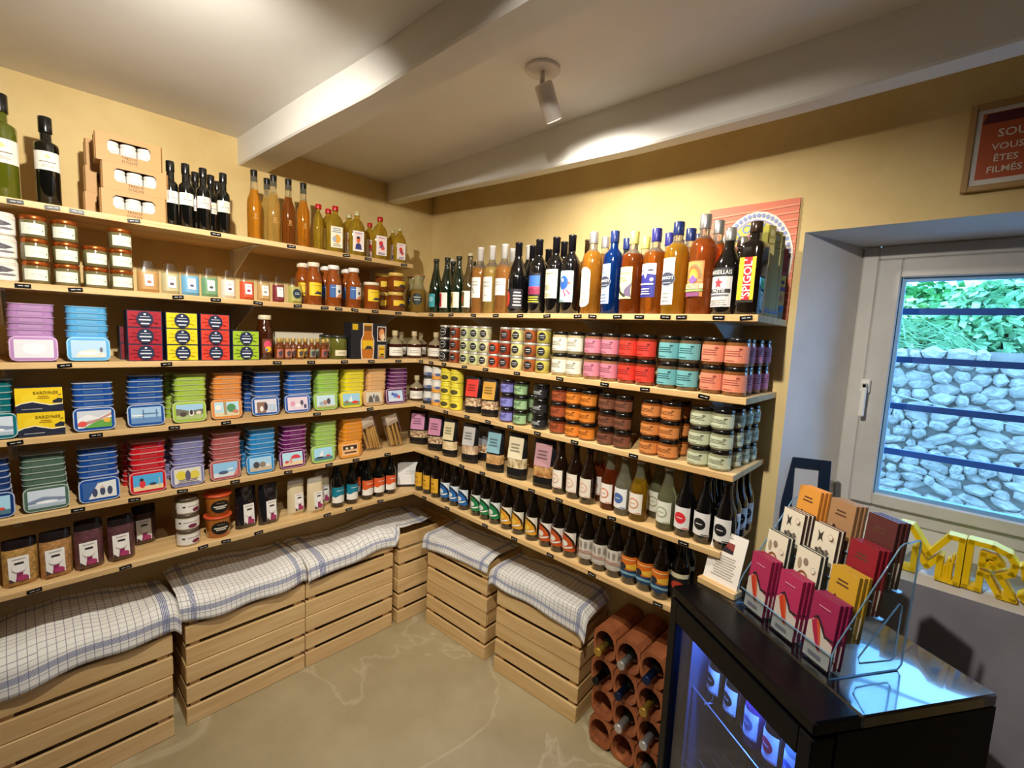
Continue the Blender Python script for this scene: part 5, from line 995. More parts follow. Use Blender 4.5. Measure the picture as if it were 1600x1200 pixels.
# ================================================================== BACK WALL, lowest shelf: beers
def swirl(bgc, c2, wht): return [('R', 0, 0, 1, 1, bgc), ('P', [(.1, 1), (.55, .9), (.86, .62), (1, .35), (1, 1)], wht), ('P', [(0, .9), (.3, .86), (.6, .72), (.8, .5), (.9, .2), (.97, .2), (.9, .54), (.68, .8), (.34, .95), (0, .98)], c2), ('E', .35, .4, .22, .16, wht if bgc != 'd89a2a' else 'e8c04a'), ('P', [(.1, .2), (.4, .12), (.75, .2), (.9, .3), (.7, .28), (.4, .2)], 'e8e4d8')]
BE = [((657, 669, 682), 'amber yellow', [('R', 0, 0, 1, 1, 'dda62c'), ('L', 1, .2, .55, .6, .7, '6a4a14'), ('L', 2, .2, .2, .8, .4, 'b8841c')], .2), ((697, 711, 725), 'blue', swirl('1f62a8', '16223a', 'd8e0e4'), .2), ((745, 759, 774), 'green', swirl('1c7a44', '16301f', 'd8dcd4'), .2), ((792, 810, 831), 'gold swirl', swirl('d89a2a', '221c18', 'e4dcc8'), .15), ((854, 870, 890), 'rust orange swirl', swirl('c0501c', '221814', 'e4dcd0'), .1),
      ((917, 936, 957), 'cream lace', [('R', 0, 0, 1, 1, 'd0c8ba')] + [('E', .14 + .24 * (i % 4), .58 + .1 * (i // 4), .07, .035, '9a928a') for i in range(16)] + [('L', 2, .1, .3, .9, .48, 'a86a5a'), ('L', 2, .15, .05, .85, .22, 'b0a89c')], .1), ((985, 1008, 1034), 'sunset orange', [('R', 0, 0, 1, 1, 'd8701c'), ('R', 0, 0, 1, .35, '1f3f62'), ('P', [(0, .3), (.5, .45), (1, .35), (1, .7), (.5, .6), (0, .62)], 'e8b43a'), ('E', .3, .5, .2, .16, '2a2a34'), ('L', 1, .1, .82, .9, .92, 'f0c88a'), ('P', [(.0, .1), (.6, .16), (1, .08), (1, .2), (.5, .28), (0, .2)], '7aa4b8')], .05)]
for us, nm, art, rz_ in BE:
    for i, u in enumerate(us):
        loc, rz = spot('R', 5, u, .045)
        bottle('beer_bottle', f'dark beer bottle with {nm} label, {["left", "middle", "right"][i]} of its three', loc, rz + rz_, bm_('beer', mat('120c08', .08, coat=1), BLK, art, 56 if nm == 'amber yellow' else 74, 26, 76, key=nm), f'{nm} label beers')
for i, (x, y) in enumerate(((1.752, -.262), (1.758, -.185), (1.70, -.2))):
    bottle('beer_bottle', f'dark beer bottle half hidden by the fridge, {["front", "rear", "left rear"][i]} one', (x, y, ZT[5] + .0006), .1, bm_('beer', mat('100c0a', .08, coat=1), BLK, [('R', 0, 0, 1, 1, '1c1a1a'), ('P', [(0, .8), (1, .8), (1, 1), (0, 1)], 'd8cfa8'), ('E', .5, .45, .3, .2, 'b8402c')], 74, 26, 76, key='dk'), 'half hidden dark beers')

# ================================================================== crates, towels
def crate(label, loc, rz, L=.46, Dp=.31, hgt=.25):
    o = root('wooden_crate', label, 'crate', loc, (0, 0, rz), 'pine crates under the shelves'); t = .012; sh = .0705; k = (L, Dp)
    lm = cached(('cl',) + k, lambda: B().box(-L / 2, L / 2, -t / 2, t / 2, 0, sh, M_PINE, .002).mesh('slat'))
    em = cached(('ce',) + k, lambda: B().box(-t / 2, t / 2, -Dp / 2 + t, Dp / 2 - t, 0, sh, M_PINE_END, .002).mesh('slat'))
    pm = cached('cp', lambda: B().box(-.017, .017, -.006, .006, .002, .244, M_PINE_END, .001).mesh('corner_post'))
    fm = cached(('cf',) + k, lambda: B().box(-L / 2 + t, L / 2 - t, -.035, .035, 0, .008, M_PINE, .001).mesh('floor_slat'))
    for i in range(3):
        z = .0005 + i * .0885
        part('slat', lm, o, (rnd.uniform(-.0015, .0015), -Dp / 2 + t / 2, z), (0, rnd.uniform(-.002, .002), 0)); part('slat', lm, o, (0, Dp / 2 - t / 2, z))
        for q in (-1, 1): part('slat', em, o, (q * (L / 2 - t / 2 - .0005), 0, z))
    for q in (-1, 1):
        for w in (-1, 1): part('corner_post', pm, o, (q * (L / 2 - t - .019), w * (Dp / 2 - t - .0065), 0))
    for i in range(3): part('floor_slat', fm, o, (0, (i - 1) * (Dp / 2 - t - .036), .004))
    return o
LC = [(-1.632, .332, .46, .31, 'nearest the viewer on the left'), (-1.127, .315, .46, .305, 'second on the left'), (-.663, .313, .46, .303, 'third on the left'), (-.225, .322, .36, .312, 'tucked in the corner')]
for yc, xf, L, Dp, wh in LC:
    for i in range(2):
        crate(f'slatted pine crate, {["lower", "upper"][i]} one of the stack {wh}', (xf - Dp / 2 - (.004 if i else 0), yc + (.004 if i else 0), i * .2505), PI / 2 + rnd.uniform(-.006, .006), L, Dp)
RC = [((.408, -.278), (.851, -.256), .245, 'nearest the corner on the right'), ((.925, -.264), (1.381, -.235), .215, 'beside the terracotta rack')]
for a, b_, Dp, wh in RC:
    L = math.hypot(b_[0] - a[0], b_[1] - a[1]); an = math.atan2(b_[1] - a[1], b_[0] - a[0]); cx = (a[0] + b_[0]) / 2 - math.sin(an) * Dp / 2; cy = (a[1] + b_[1]) / 2 + math.cos(an) * Dp / 2
    for i in range(2): crate(f'slatted pine crate, {["lower", "upper"][i]} one of the stack {wh}', (cx + (.004 if i else 0), cy - (.003 if i else 0), i * .2505), an, round(L, 3), Dp)
def towel(label, p0, p1, hang, depth, seed, endl=0, endr=0, hum=.012, lift=None):
    """cloth over a crate top; p0->p1 front edge (left to right seen from the front), front normal to the right-hand side"""
    a = Vector((p0[0], p0[1], 0)); b_ = Vector((p1[0], p1[1], 0)); L = (b_ - a).length; t = (b_ - a) / L; n = Vector((t.y, -t.x, 0))  # n points to the front
    r3 = random.Random(seed); ph = [r3.uniform(0, 6) for _ in range(8)]; NS, NT = 44, 30; tot = depth + hang; me_v = []; uvs = []
    for i in range(NS + 1):
        s_ = L * i / NS
        hg = hang + .012 * math.sin(s_ * 9 + ph[0]) + .006 * math.sin(s_ * 21 + ph[1])
        if lift is not None:                 # past this point the cloth lies wholly on the crate top
            k_ = min(1, max(0, (s_ - lift) / .05)); hg = hg * (1 - k_) - (.03 + .12 * max(0, s_ - lift)) * k_
        for j in range(NT + 1):
            q = (depth + hg) * j / NT
            bump = hum * (1 + math.sin(s_ * 11 + ph[2] + q * 6)) * .5 + hum * .6 * (1 + math.sin(s_ * 5 - q * 13 + ph[3])) * .5 + .002 * math.sin(s_ * 60 + ph[4] + q * 20)
            rr = .014
            if q < depth - rr: off, z = -(depth - q), .507 + bump * min(1, (depth - q) / .05)
            elif q < depth + rr:
                w = (q - depth + rr) / (2 * rr) * PI / 2; off = -rr + rr * math.sin(w) + .006; z = .507 - rr + rr * math.cos(w) + .001
            else:
                e = q - depth; off = .007 + .010 * (e / hang) * (1 + math.sin(s_ * 26 + ph[5])) * .5 + .006 * (1 + math.sin(s_ * 13 + ph[6])) * .5 * e / hang; z = .507 - e
            dl = max(0, endl - s_); dr = max(0, s_ - (L - endr)); drop = (dl + dr); z -= drop * .75
            P = a + t * (s_ + (dl - dr) * .3) + n * off; me_v.append((P.x, P.y, z)); uvs.append((.62 * i / NS, .46 * (1 - j / NT)))
    f = [(i * (NT + 1) + j, (i + 1) * (NT + 1) + j, (i + 1) * (NT + 1) + j + 1, i * (NT + 1) + j + 1) for i in range(NS) for j in range(NT)]
    me = bpy.data.meshes.new('tea_towel'); me.from_pydata(me_v, [], [tuple(reversed(q)) for q in f]); me.materials.append(M_TOWEL)
    uvl = me.uv_layers.new(name='UVMap'); 
    for lp in me.loops: uvl.data[lp.index].uv = uvs[lp.vertex_index]
    me.polygons.foreach_set('use_smooth', [True] * len(me.polygons)); me.update()
    o = part('tea_towel', me); tag(o, label, 'towel', 'checked tea towels on the crates')
    m = o.modifiers.new('t', 'SOLIDIFY'); m.thickness = .0012; m.offset = 1
towel('white checked tea towel on the crates nearest the viewer, left wall', (.333, -1.96), (.333, -1.362), .085, .30, 1, 0, .03, .03)
towel('white checked tea towel over the second left crate stack', (.316, -1.372), (.316, -.885), .07, .29, 2, 0, .02, .026)
towel('white checked tea towel over the third left crates, reaching the corner', (.315, -.892), (.313, -.13), .062, .28, 3, .012, 0, .022, .465)
towel('white checked tea towel on the right crates nearest the corner', (.375, -.283), (.862, -.257), .06, .225, 4, .02, 0, .012)
towel('white checked tea towel hanging over the crates beside the terracotta rack', (.872, -.270), (1.425, -.236), .085, .195, 5, .03, .045, .014)

# ================================================================== terracotta bottle rack
def rack():
    X0, Y0, PX, PZ, DEP = 1.446, -.255, .099, .1225, .228
    o = root('bottle_rack', 'terracotta wine bottle rack of octagonal tubes beside the fridge', 'wine rack', (X0, Y0, 0))
    def cell(b, cx, cz):
        n = 16; out = []; inn = []
        for i in range(n):
            a = 2 * PI * (i + .5) / n; c, s_ = math.cos(a), math.sin(a); e = 1 / max(abs(c), abs(s_), (abs(c) + abs(s_)) / 1.58)
            out.append((cx + PX / 2 * c * e, cz + PZ / 2 * s_ * e)); inn.append((cx + .0415 * c, cz + .0495 * s_))
        v = [(x, 0, z) for x, z in out] + [(x, 0, z) for x, z in inn] + [(x, DEP, z) for x, z in out] + [(x, DEP, z) for x, z in inn]
        f = []
        for i in range(n):
            j = (i + 1) % n; f += [(i, j, n + j, n + i), (n + i, n + j, 3 * n + j, 3 * n + i), (2 * n + i, 2 * n + j, j, i)]
        f.append(tuple(2 * n + i for i in range(n)))
        b.add(v, f, M_TERRA)
    for r_ in range(4):
        b = B()
        for c in range(3): cell(b, PX * (c + .5), PZ * .5)
        part('rack_block', cached('rackrow', lambda: b.mesh('rack_block')), o, ((.006 if r_ % 2 else 0) - .004 * r_ + .012, 0, .002 + r_ * PZ))
    caps = {(3, 0): ('b8923a', 'gold'), (3, 1): ('b0aca8', 'silver'), (3, 2): ('1c2a4c', 'navy'), (2, 1): ('1a2644', 'navy'), (2, 2): ('b08a3a', 'gold'), (1, 1): ('c8c4c0', 'white silver'), (1, 2): ('c0bcb8', 'silver'), (0, 2): ('a8a4a0', 'silver'), (2, 0): ('1a1614', 'black')}
    for (r_, c), (cc, nm) in caps.items():
        x = X0 + PX * (c + .5) + (.006 if r_ % 2 else 0) - .004 * r_ + .012; z = .002 + PZ * (r_ + .5)
        bottle('wine_bottle', f'wine bottle lying in the rack with {nm} foil neck, {["bottom", "second", "third", "top"][r_]} row, {["left", "middle", "right"][c]}', (x, -.006 if nm != 'black' else -.001, z - .0105), 0, bm_('bordeaux', mat('0d130c', .08, coat=1), mat(cc, .3, .6), None, key='rk' + cc), 'wine bottles in the terracotta rack').rotation_euler = (PI / 2, 0, 0)
rack()

# ================================================================== fridge
FT = R(-34.3); FO = (1.807, -.418); FW, FD, FH = .512, .485, .86
FUX = Vector((math.cos(FT), math.sin(FT), 0)); FVX = Vector((-math.sin(FT), math.cos(FT), 0))
def fpt(u, v, z=0): p = Vector((FO[0], FO[1], 0)) + FUX * u + FVX * v; return (p.x, p.y, z)
def fridge():
    o = root('drinks_fridge', 'black glass-door drinks fridge standing askew under the window', 'fridge', fpt(FW / 2, 0), (0, 0, FT)); w = FW / 2
    bk = mat('07070b', .4); bk.node_tree.nodes['Principled BSDF'].inputs['Specular IOR Level'].default_value = .18; inn = mat('4a4e5c', .5); dt = .06
    b = B(); b.box(-w, w, FD - .02, FD, .02, FH - .03, bk); b.box(-w, -w + .03, dt, FD - .02, .02, FH - .03, bk); b.box(w - .03, w, dt, FD - .02, .02, FH - .03, bk); b.box(-w + .03, w - .03, dt, FD - .02, .02, .06, bk); b.box(-w + .03, w - .03, dt, FD - .02, FH - .09, FH - .03, bk)
    part('cabinet', b.mesh('cabinet'), o)
    b = B(); b.box(-w + .031, w - .031, FD - .026, FD - .021, .062, FH - .092, inn); b.box(-w + .031, -w + .034, dt + .005, FD - .026, .062, FH - .092, inn); b.box(w - .034, w - .031, dt + .005, FD - .026, .062, FH - .092, inn); b.box(-w + .034, w - .034, dt + .005, FD - .026, .0605, .064, inn)
    part('liner', b.mesh('liner'), o)
    m = bpy.data.materials.new('fridge_top'); m.use_nodes = True; nt = m.node_tree; p = nt.nodes['Principled BSDF']
    p.inputs['Base Color'].default_value = srgb('05070c'); p.inputs['Roughness'].default_value = .17; p.inputs['IOR'].default_value = 1.9; p.inputs['Coat Weight'].default_value = 1; p.inputs['Coat IOR'].default_value = 1.7; p.inputs['Coat Roughness'].default_value = .05
    tc = nt.nodes.new('ShaderNodeTexCoord'); nz = nt.nodes.new('ShaderNodeTexNoise'); nz.inputs['Scale'].default_value = 5; nz.inputs['Detail'].default_value = 1
    bp = nt.nodes.new('ShaderNodeBump'); bp.inputs['Strength'].default_value = .35; bp.inputs['Distance'].default_value = .02
    nt.links.new(tc.outputs['Object'], nz.inputs[0]); nt.links.new(nz.outputs['Fac'], bp.inputs['Height']); nt.links.new(bp.outputs[0], p.inputs['Normal']); nt.links.new(bp.outputs[0], p.inputs['Coat Normal'])
    part('worktop', B().box(-w, w, .118, FD, FH - .03, FH, m, .004).mesh('worktop'), o, label='glossy black fridge top')
    tm = mat('060608', .3); tm.node_tree.nodes['Principled BSDF'].inputs['Specular IOR Level'].default_value = .25
    part('front_trim', B().box(-w, w, .002, .116, FH - .03, FH + .002, tm, .005).mesh('front_trim'), o)
    b = B(); z0, z1 = .07, FH - .035
    b.box(-w, -w + .035, 0, dt - .004, z0, z1, bk, .003); b.box(w - .035, w, 0, dt - .004, z0, z1, bk, .003); b.box(-w + .035, w - .035, 0, dt - .004, z1 - .06, z1, bk); b.box(-w + .035, w - .035, 0, dt - .004, z0, z0 + .05, bk)
    d = part('door', b.mesh('door'), o)
    g = sheet_glass('fridge_glass', (.62, .66, .76, 1), .05, .02)
    part('door_glass', B().box(-w + .033, w - .033, .014, .018, z0 + .048, z1 - .058, g).mesh('door_glass'), d)
    part('light_strip', B().box(-w + .05, w - .05, .075, .087, FH - .098, FH - .091, mat('3a6cff', .5, emit=14)).mesh('light_strip'), o, label='blue light strip')
    for z in (.29, .545):
        b = B()
        for i in range(9): b.tube([(-w + .035, .08 + i * .045, z), (w - .035, .08 + i * .045, z)], .0025, mat('b8bcc4', .3, .8), 5)
        for i in range(2): b.tube([(-w + .1 + i * .3, .075, z - .003), (-w + .1 + i * .3, .45, z - .003)], .003, mat('b8bcc4', .3, .8), 5)
        part('wire_shelf', b.mesh('wire_shelf'), o)
    for q in (-1, 1):
        for v in (.08, FD - .05): part('foot', B().lathe([(14, 0), (16, 2), (16, 20)], 10, bk).mesh('foot'), o, (q * (w - .04), v, 0))
    # drinks
    FB = [(.09, .545, None, 'dark bottle at the left of the upper rack', 'e4e2de', '17161a'), (.165, .545, None, 'dark bottle, second from the left on the upper rack', 'e4e2de', '17161a'), (.245, .545, '7a4a8a', 'purple tinted bottle in the middle of the upper rack', 'dcdce8', '7a7a9a'), (.313, .545, None, 'dark bottle with a red seal on the upper rack', 'e4e2e8', 'c82a44'), (.379, .545, '9ab4c4', 'clear bottle with a blue seal on the upper rack', 'dce4ee', '4a6ab8'), (.445, .545, '9ab4c4', 'clear bottle against the right side of the upper rack', 'dce4ee', '8a9ab8'),
          (.22, .29, None, 'dark bottle in the middle of the lower rack', 'd8d4cc', '6a6a6a'), (.31, .29, None, 'dark bottle with a plain label on the lower rack', 'd8d4cc', 'a8a49c'), (.40, .29, None, 'dark bottle at the right of the lower rack', 'd8d4cc', '3a3a3a')]
    for u, z, c, lab, lc, dc in FB:
        ms = bm_('lemonade', mat('0d0c0e', .08, coat=1), BLK, seal(lc, dc, 0), 56, 26, 72, key='fr' + dc + lc) if c is None else bm_('lemonade', CLB, SILV, seal(lc, dc, 0), 56, 26, 72, fill=150, liquid=mat(c, .06, trans=.5, ior=1.36), key='fr' + dc)
        bottle('fridge_bottle', lab + ' inside the fridge', fpt(u, .125, z + .0032), FT, ms, 'bottles chilling in the fridge')
    L = bpy.data.lights.new('fridge_led', 'AREA'); L.shape = 'RECTANGLE'; L.size = .4; L.size_y = .01; L.energy = 8; L.color = (.12, .3, 1)
    lo = bpy.data.objects.new('fridge_led', L); COL.objects.link(lo); lo.location = fpt(FW / 2, .081, FH - .1); lo.rotation_euler = (0, 0, FT)
fridge()
# card on a wooden stand
def card_stand():
    o = root('card_stand', 'white card with a small photo in a pale wooden stand on the fridge', 'card stand', (1.915, -.331, FH + .0006), (0, 0, R(-13)))
    b = B(); wd = M_BOARDX; b.box(-.06, .06, -.022, .022, 0, .020, wd, .002); part('wood_base', b.mesh('wood_base'), o)
    c = part('card', B().box(-.054, .054, -.0008, .0008, 0, .155, paper('e6dfd6')).mesh('card'), o, (0, -.002, .018), (R(-16), 0, 0))
    part('card_print', B().art(.108, .155, [('R', .32, .62, .68, .82, '8a3a34'), ('P', [(.32, .62), (.68, .62), (.68, .68), (.45, .72), (.32, .7)], '2a2024'), ('L', 9, .2, .12, .85, .56, 'b4aca4'), ('L', 1, .4, .9, .6, .93, '9a928a'), ('P', [(.04, .76), (.1, .8), (.16, .76), (.13, .7), (.07, .7)], '3a3230')], flat(-.0008, 0), 1).mesh('card_print'), c)
card_stand()
# acrylic tiered stand with chocolate bars
def acrylic():
    o = root('acrylic_stand', 'clear acrylic tiered display stand on the fridge top', 'display stand', fpt(.112, .138, FH + .0006), (0, 0, FT)); Wd = .303; T = .003
    gm = sheet_glass('acrylic', (.90, .95, .98, 1), .04, .02)
    eg = mat('a8d4f4', .08, trans=.7, ior=1.3)
    prof = [(0, 0), (0, .058), (.012, .085), (.150, .300), (.160, .308), (.206, .314), (.209, .308), (.203, .012), (.193, 0)]
    hole = [(.080, .030), (.168, .027), (.178, .036), (.180, .160), (.172, .166), (.074, .044)]
    for q, nm in ((0, 'side_panel'), (Wd - T, 'side_panel')):
        b = B(); v = [(q, y, z) for y, z in prof] + [(q + T, y, z) for y, z in prof]; n = len(prof)
        b.add(v, [tuple(range(n)), tuple(reversed(range(n, 2 * n)))] + [(i, n + i, n + (i + 1) % n, (i + 1) % n) for i in range(n)], gm)
        s_ = part(nm, b.mesh(nm), o)
        part('panel_edge', B().tube([(q + T / 2, y, z + .0012) for y, z in prof], .0019, eg, 6, True).mesh('panel_edge'), s_)
        part('cutout_edge', B().tube([(q + T / 2, y, z) for y, z in hole], .0019, eg, 6, True).mesh('cutout_edge'), s_)
    for i in range(4):
        y = .006 + i * .044; z = .003 + i * .0625
        b = B(); b.box(T, Wd - T, y, y + .041, z, z + .003, gm); b.box(T, Wd - T, y, y + .003, z + .003, z + .045, gm)
        tr = part('tier', b.mesh('tier'), o); part('tier_edge', B().tube([(T, y + .0015, z + .046), (Wd - T, y + .0015, z + .046)], .0018, eg, 6).mesh('tier_edge'), tr)
    for i in range(1, 3): part('divider', B().box(Wd * i / 3 - .001, Wd * i / 3 + .001, .006, .047, .006, .045, gm).mesh('divider'), o)
acrylic()
def choc(row, col, nm, c, art, n, h=.158, w=.069):
    for i in range(n):
        bu = .112 + .303 * (col + .5) / 3; by = .138 + .0105 + row * .044 + i * .0105; bz = FH + .0068 + row * .0625 + .0006
        p = fpt(bu + .003 * i, by, bz)
        o = root('chocolate_bar', f'{nm} chocolate bar, {ORD[i]} from the front, {["front", "second", "third", "back"][row]} tier {["left", "middle", "right"][col]}', 'chocolate bar', p, (R(-5), 0, FT), 'chocolate bars in the acrylic stand')
        part('wrapper', cached(('cw', c), lambda: B().box(-w / 2, w / 2, 0, .009, 0, h, mat(c, .4), .001).mesh('wrapper')), o)
        part('wrapper_print', cached(('cwp', nm), lambda: B().art(w, h, art, flat(0, 0), 1).mesh('wrapper_print')), o)
def chili(bgc, pod): return [('R', 0, 0, 1, 1, bgc), ('P', [(0, 0), (1, 0), (1, .38), (.75, .42), (.5, .56), (.2, .6), (0, .52)], 'c4b8ae'), ('P', [(.12, .56), (.3, .62), (.5, .3), (.6, .16), (.46, .2), (.25, .4)], pod), ('P', [(.3, .62), (.44, .6), (.56, .34), (.6, .18), (.5, .3)], 'c8502c'), ('P', [(.15, .62), (.35, .69), (.6, .55), (.7, .46), (1, .46), (1, .43), (.68, .42), (.56, .5), (.34, .64)], '2a2226'), ('R', .2, .06, .7, .12, '8a8088'), ('L', 1, .3, .82, .75, .86, 'd88aa0')]
def plainc(bgc): return [('R', 0, 0, 1, 1, bgc), ('L', 2, .25, .74, .7, .86, '5a3a28'), ('P', [(0, .45), (.2, .58), (.45, .5), (.6, .4), (1, .4), (1, 0), (0, 0)], 'c9b8a4'), ('P', [(.1, .5), (.3, .6), (.55, .46), (.7, .36), (.5, .4), (.3, .52)], '2c2220')]
flow = [('R', 0, 0, 1, 1, 'e2d8c2'), ('P', [(.2, .9), (.32, .84), (.44, .9), (.4, .8), (.46, .72), (.34, .76), (.24, .7), (.26, .8)], '3a3430')] + [('E', .3 + .14 * (i % 4), .42 + .08 * (i // 4) + .03 * (i % 2), .07, .03, '6a6058' if i % 2 else '4a4440') for i in range(12)] + [('E', .78, .86, .1, .05, 'c4a090'), ('E', .78, .86, .08, .04, 'e2d8c2'), ('P', [(.2, .3), (.7, .36), (.5, .2), (.3, .2)], '5a4a44')]
arch_ = [('R', 0, 0, 1, 1, 'e2d8c2'), ('E', .4, .5, .26, .14, '8a5438'), ('E', .42, .5, .18, .1, 'd8c4ac'), ('E', .42, .5, .12, .07, '9a6444'), ('E', .45, .8, .1, .06, '8a7a6a'), ('E', .2, .74, .08, .09, 'a8947a'), ('E', .8, .72, .1, .05, 'b0b49a'), ('E', .8, .72, .08, .04, 'e2d8c2'), ('R', .3, .28, .5, .38, '4a3a34')]
choc(0, 0, 'raspberry red chili', '8e1f46', chili('a82a54', 'b8341c'), 3); choc(0, 1, 'raspberry pink chili', '8e1f47', chili('b02c58', 'c03a1c'), 3); choc(0, 2, 'magenta chili', '7c1a48', chili('9a2450', 'a82444'), 3)
choc(1, 0, 'cream printed with an arch drawing', '2f3430', arch_, 2); choc(1, 1, 'cream printed with an arched doorway', '2f3431', arch_, 2); choc(1, 2, 'mustard yellow', 'b08a2a', plainc('c89a2c'), 3)
choc(2, 0, 'cream printed with dark flowers', '4a2c28', flow, 3); choc(2, 1, 'cream printed with a black flower', '4a2c29', flow, 2); choc(2, 2, 'deep red', '7a1826', plainc('8e1c28'), 3)
choc(3, 0, 'orange', 'd88a3a', plainc('e0983e'), 3); choc(3, 1, 'tan brown', '9a7450', plainc('a87f58'), 3); choc(3, 2, 'dark brown', '4a2624', plainc('5a2c28'), 3)

# ================================================================== window sill things, sign
o = root('photo_frame', 'dark blue picture frame with a pale sheet standing in the window recess', 'picture frame', (2.045, .045, OZ0 + .0045), (R(-7), 0, R(24)))
b = B(); fm = mat('14233a', .4); w, h, t = .070, .285, .034
for a in ((-w, -w + t, 0, h), (w - t, w, 0, h), (-w + t, w - t, 0, t), (-w + t, w - t, h - t, h)): b.box(a[0], a[1], -.009, .006, a[2], a[3], fm, .002)
part('moulding', b.mesh('moulding'), o); part('sheet', B().box(-w + t, w - t, -.002, .004, t, h - t, paper('b8bcc8')).mesh('sheet'), o)
YEL = mat('f2c80a', .4)
def letter(label, x, y, rz, strokes, relief, hgt):
    o = root('yellow_letter', label, 'letter', (x, y, OZ0 + .02 * (y / .25) + .003), (0, 0, rz), 'yellow letters on the window sill'); b = B(); dp = .022; th = .007
    for pl in strokes:
        for i in range(len(pl) - 1):
            a = Vector((pl[i][0], 0, pl[i][1])); c = Vector((pl[i + 1][0], 0, pl[i + 1][1])); t = (c - a).normalized(); n = Vector((-t.z, 0, t.x)) * th; a = a - t * th * .7; c = c + t * th * .7
            v = [a - n, a + n, c + n, c - n]; v = [q + Vector((0, -dp, 0)) for q in v] + [q + Vector((0, dp, 0)) for q in v]
            v = [(q.x, q.y, max(q.z, 0)) for q in v]
            b.add(v, [(0, 1, 2, 3), (7, 6, 5, 4), (0, 4, 5, 1), (1, 5, 6, 2), (2, 6, 7, 3), (3, 7, 4, 0)], YEL)
    part('letter_outline', b.mesh('letter_outline'), o)
    b = B()
    for x0, x1, z0, z1 in relief: b.box(x0, x1, -dp * .8, dp * .6, z0, z1, YEL, .0015)
    part('skyline_relief', b.mesh('skyline_relief'), o)
H = .135
letter('yellow plastic letter M with a little skyline, partly behind the acrylic stand', 2.365, .075, R(-6), [[(-.068, .004), (-.068, H), (-.045, H), (0, .066), (.04, H), (.066, H), (.066, .004), (.026, .004), (.026, .07), (0, .03), (-.03, .075), (-.03, .004), (-.068, .004)]], [(.032, .04, .004, .05), (.04, .047, .004, .07), (.047, .054, .004, .06), (.05, .056, .06, .085)], H)
letter('yellow plastic letter R with a small boat relief, in the middle', 2.492, .07, R(-6), [[(-.045, .004), (-.045, H), (.0, H), (.03, .125), (.045, .1), (.04, .075), (.018, .06), (.05, .004), (.022, .004), (-.004, .052), (-.018, .054), (-.018, .004), (-.045, .004)], [(-.018, .078), (.005, .08), (.018, .092), (.005, .108), (-.018, .11), (-.018, .078)]], [(-.016, -.004, .082, .09), (-.006, .006, .088, .096), (-.01, -.005, .096, .108)], H)
letter('yellow plastic letter S at the right picture edge', 2.60, .065, R(-6), [[(-.045, .02), (-.03, .004), (.02, .004), (.045, .025), (.045, .055), (.02, .075), (-.012, .08), (-.018, .095), (.0, .108), (.035, .1), (.042, .125), (.01, .137), (-.03, .13), (-.048, .1), (-.042, .07), (-.015, .055), (.015, .05), (.018, .035), (0, .03), (-.03, .036), (-.045, .02)]], [(-.03, -.02, .008, .026), (-.015, -.006, .008, .024)], H)
def sign():
    w, h = .22, .215; o = root('wall_sign', 'framed orange sign reading SOURIEZ VOUS ÊTES FILMÉS above the window', 'sign', (2.318 + w / 2, -.012, 2.022), (R(2), 0, 0))
    b = B(); fm = mat('b08c58', .5); t = .014
    for a in ((-w / 2, -w / 2 + t, 0, h), (w / 2 - t, w / 2, 0, h), (-w / 2 + t, w / 2 - t, 0, t), (-w / 2 + t, w / 2 - t, h - t, h)): b.box(a[0], a[1], -.008, .008, a[2], a[3], fm, .0015)
    part('frame', b.mesh('frame'), o)
    W_, H_ = w - 2 * t, h - 2 * t
    art = [('R', 0, 0, 1, 1, 'dcd8d4'), ('R', .055, .075, .945, .94, 'b8552c'), ('P', [(.055, .8), (.1, .93), (.9, .93), (.945, .8)], '5a1a2c'), ('T', 'SOURIEZ', .5, .66, .105, 'e8dccc', .76), ('T', 'VOUS', .325, .485, .085, 'e8dccc', .31), ('T', 'ÊTES', .325, .345, .105, 'e8dccc', .26), ('T', 'FILMÉS', .325, .20, .105, 'e8dccc', .40)]
    part('print', B().art(W_, H_, art, flat(-.001, t), 1).mesh('print'), o)
sign()

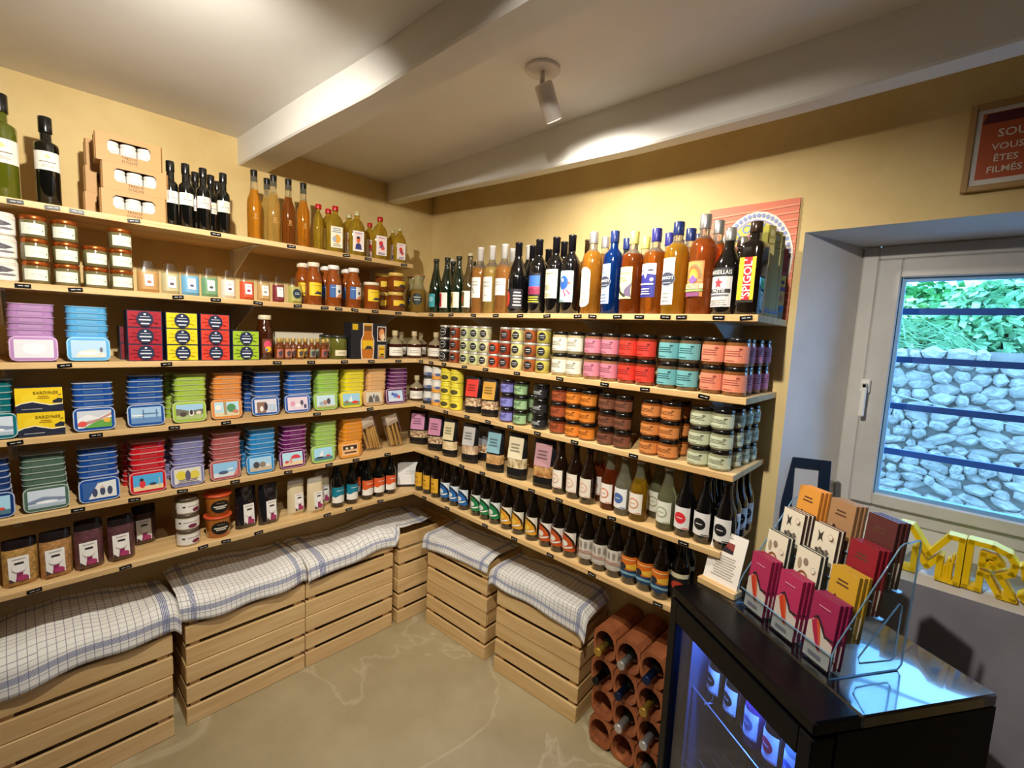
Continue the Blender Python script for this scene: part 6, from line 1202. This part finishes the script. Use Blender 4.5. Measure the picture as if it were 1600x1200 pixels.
def build_lamps():
    for i, (bxy, aim, watt, cone) in enumerate(LAMPS):
        base = Vector((bxy[0], bxy[1], CEIL)); piv = base + Vector((0, 0, -.035)); d = (Vector(aim) - piv).normalized()
        o = root('ceiling_spotlight', ['small white spotlight on the ceiling between the two beams', 'small white spotlight on the ceiling near the tin shelves', 'small white spotlight on the ceiling aimed at the beer shelves', 'added fill spotlight on the ceiling behind the viewer'][i], 'spotlight', base, group='ceiling spotlights')
        lm = mat('d8cfc8', .45)
        part('ceiling_plate', cached('lp', lambda: B().lathe([(50, -9), (52, -7), (52, -.5), (50, 0)], 28, lm).mesh('ceiling_plate')), o)
        part('stem', cached('ls', lambda: B().lathe([(7, -40), (7, -8)], 12, lm).mesh('stem')), o)
        q = d.to_track_quat('-Z', 'Y').to_euler()
        part('lamp_head', cached('lh', lambda: B().lathe([(24, -98), (27, -98), (27.5, -96), (27.5, 2), (25, 6), (8, 8)], 24, lm).mesh('lamp_head')), o, tuple(piv - base + d * .012), q)
        part('bulb', cached('lb', lambda: B().lathe([(20, -99.5), (22, -99), (22, -98.2)], 20, mat('ffe9c4', .5, emit=4)).mesh('bulb')), o, tuple(piv - base + d * .012), q)
        L = bpy.data.lights.new('spot', 'SPOT'); L.energy = watt; L.color = WARM; L.spot_size = R(cone); L.spot_blend = .85; L.shadow_soft_size = .02
        lo = bpy.data.objects.new('spot', L); COL.objects.link(lo); lo.location = piv + d * .118; lo.rotation_euler = q
build_lamps()
# nudge bottles that stand into one another apart
for _ in range(60):
    mv = False
    for i, (p, rp) in enumerate(BOTTLES):
        if p.rotation_euler[0] > 1: continue
        for q, rq in BOTTLES[i + 1:]:
            if abs(p.location.z - q.location.z) > .02 or q.rotation_euler[0] > 1: continue
            dx, dy = q.location.x - p.location.x, q.location.y - p.location.y; d = math.hypot(dx, dy); need = rp * p.scale[0] + rq * q.scale[0] + .0008
            if 1e-6 < d < need:
                k = (need - d) / d * .52; mv = True
                p.location.x -= dx * k; p.location.y -= dy * k; q.location.x += dx * k; q.location.y += dy * k
    if not mv: break
dup = {k: v for k, v in LABELS.items() if len(v) > 1}
if dup: print('DUPLICATE LABELS', len(dup), list(dup.items())[:12])
long_ = [k for k in LABELS if len(k.replace(',', ' ').split()) > 16 or len(k.split()) < 4]
if long_: print('LONG', len(long_), long_[:40])
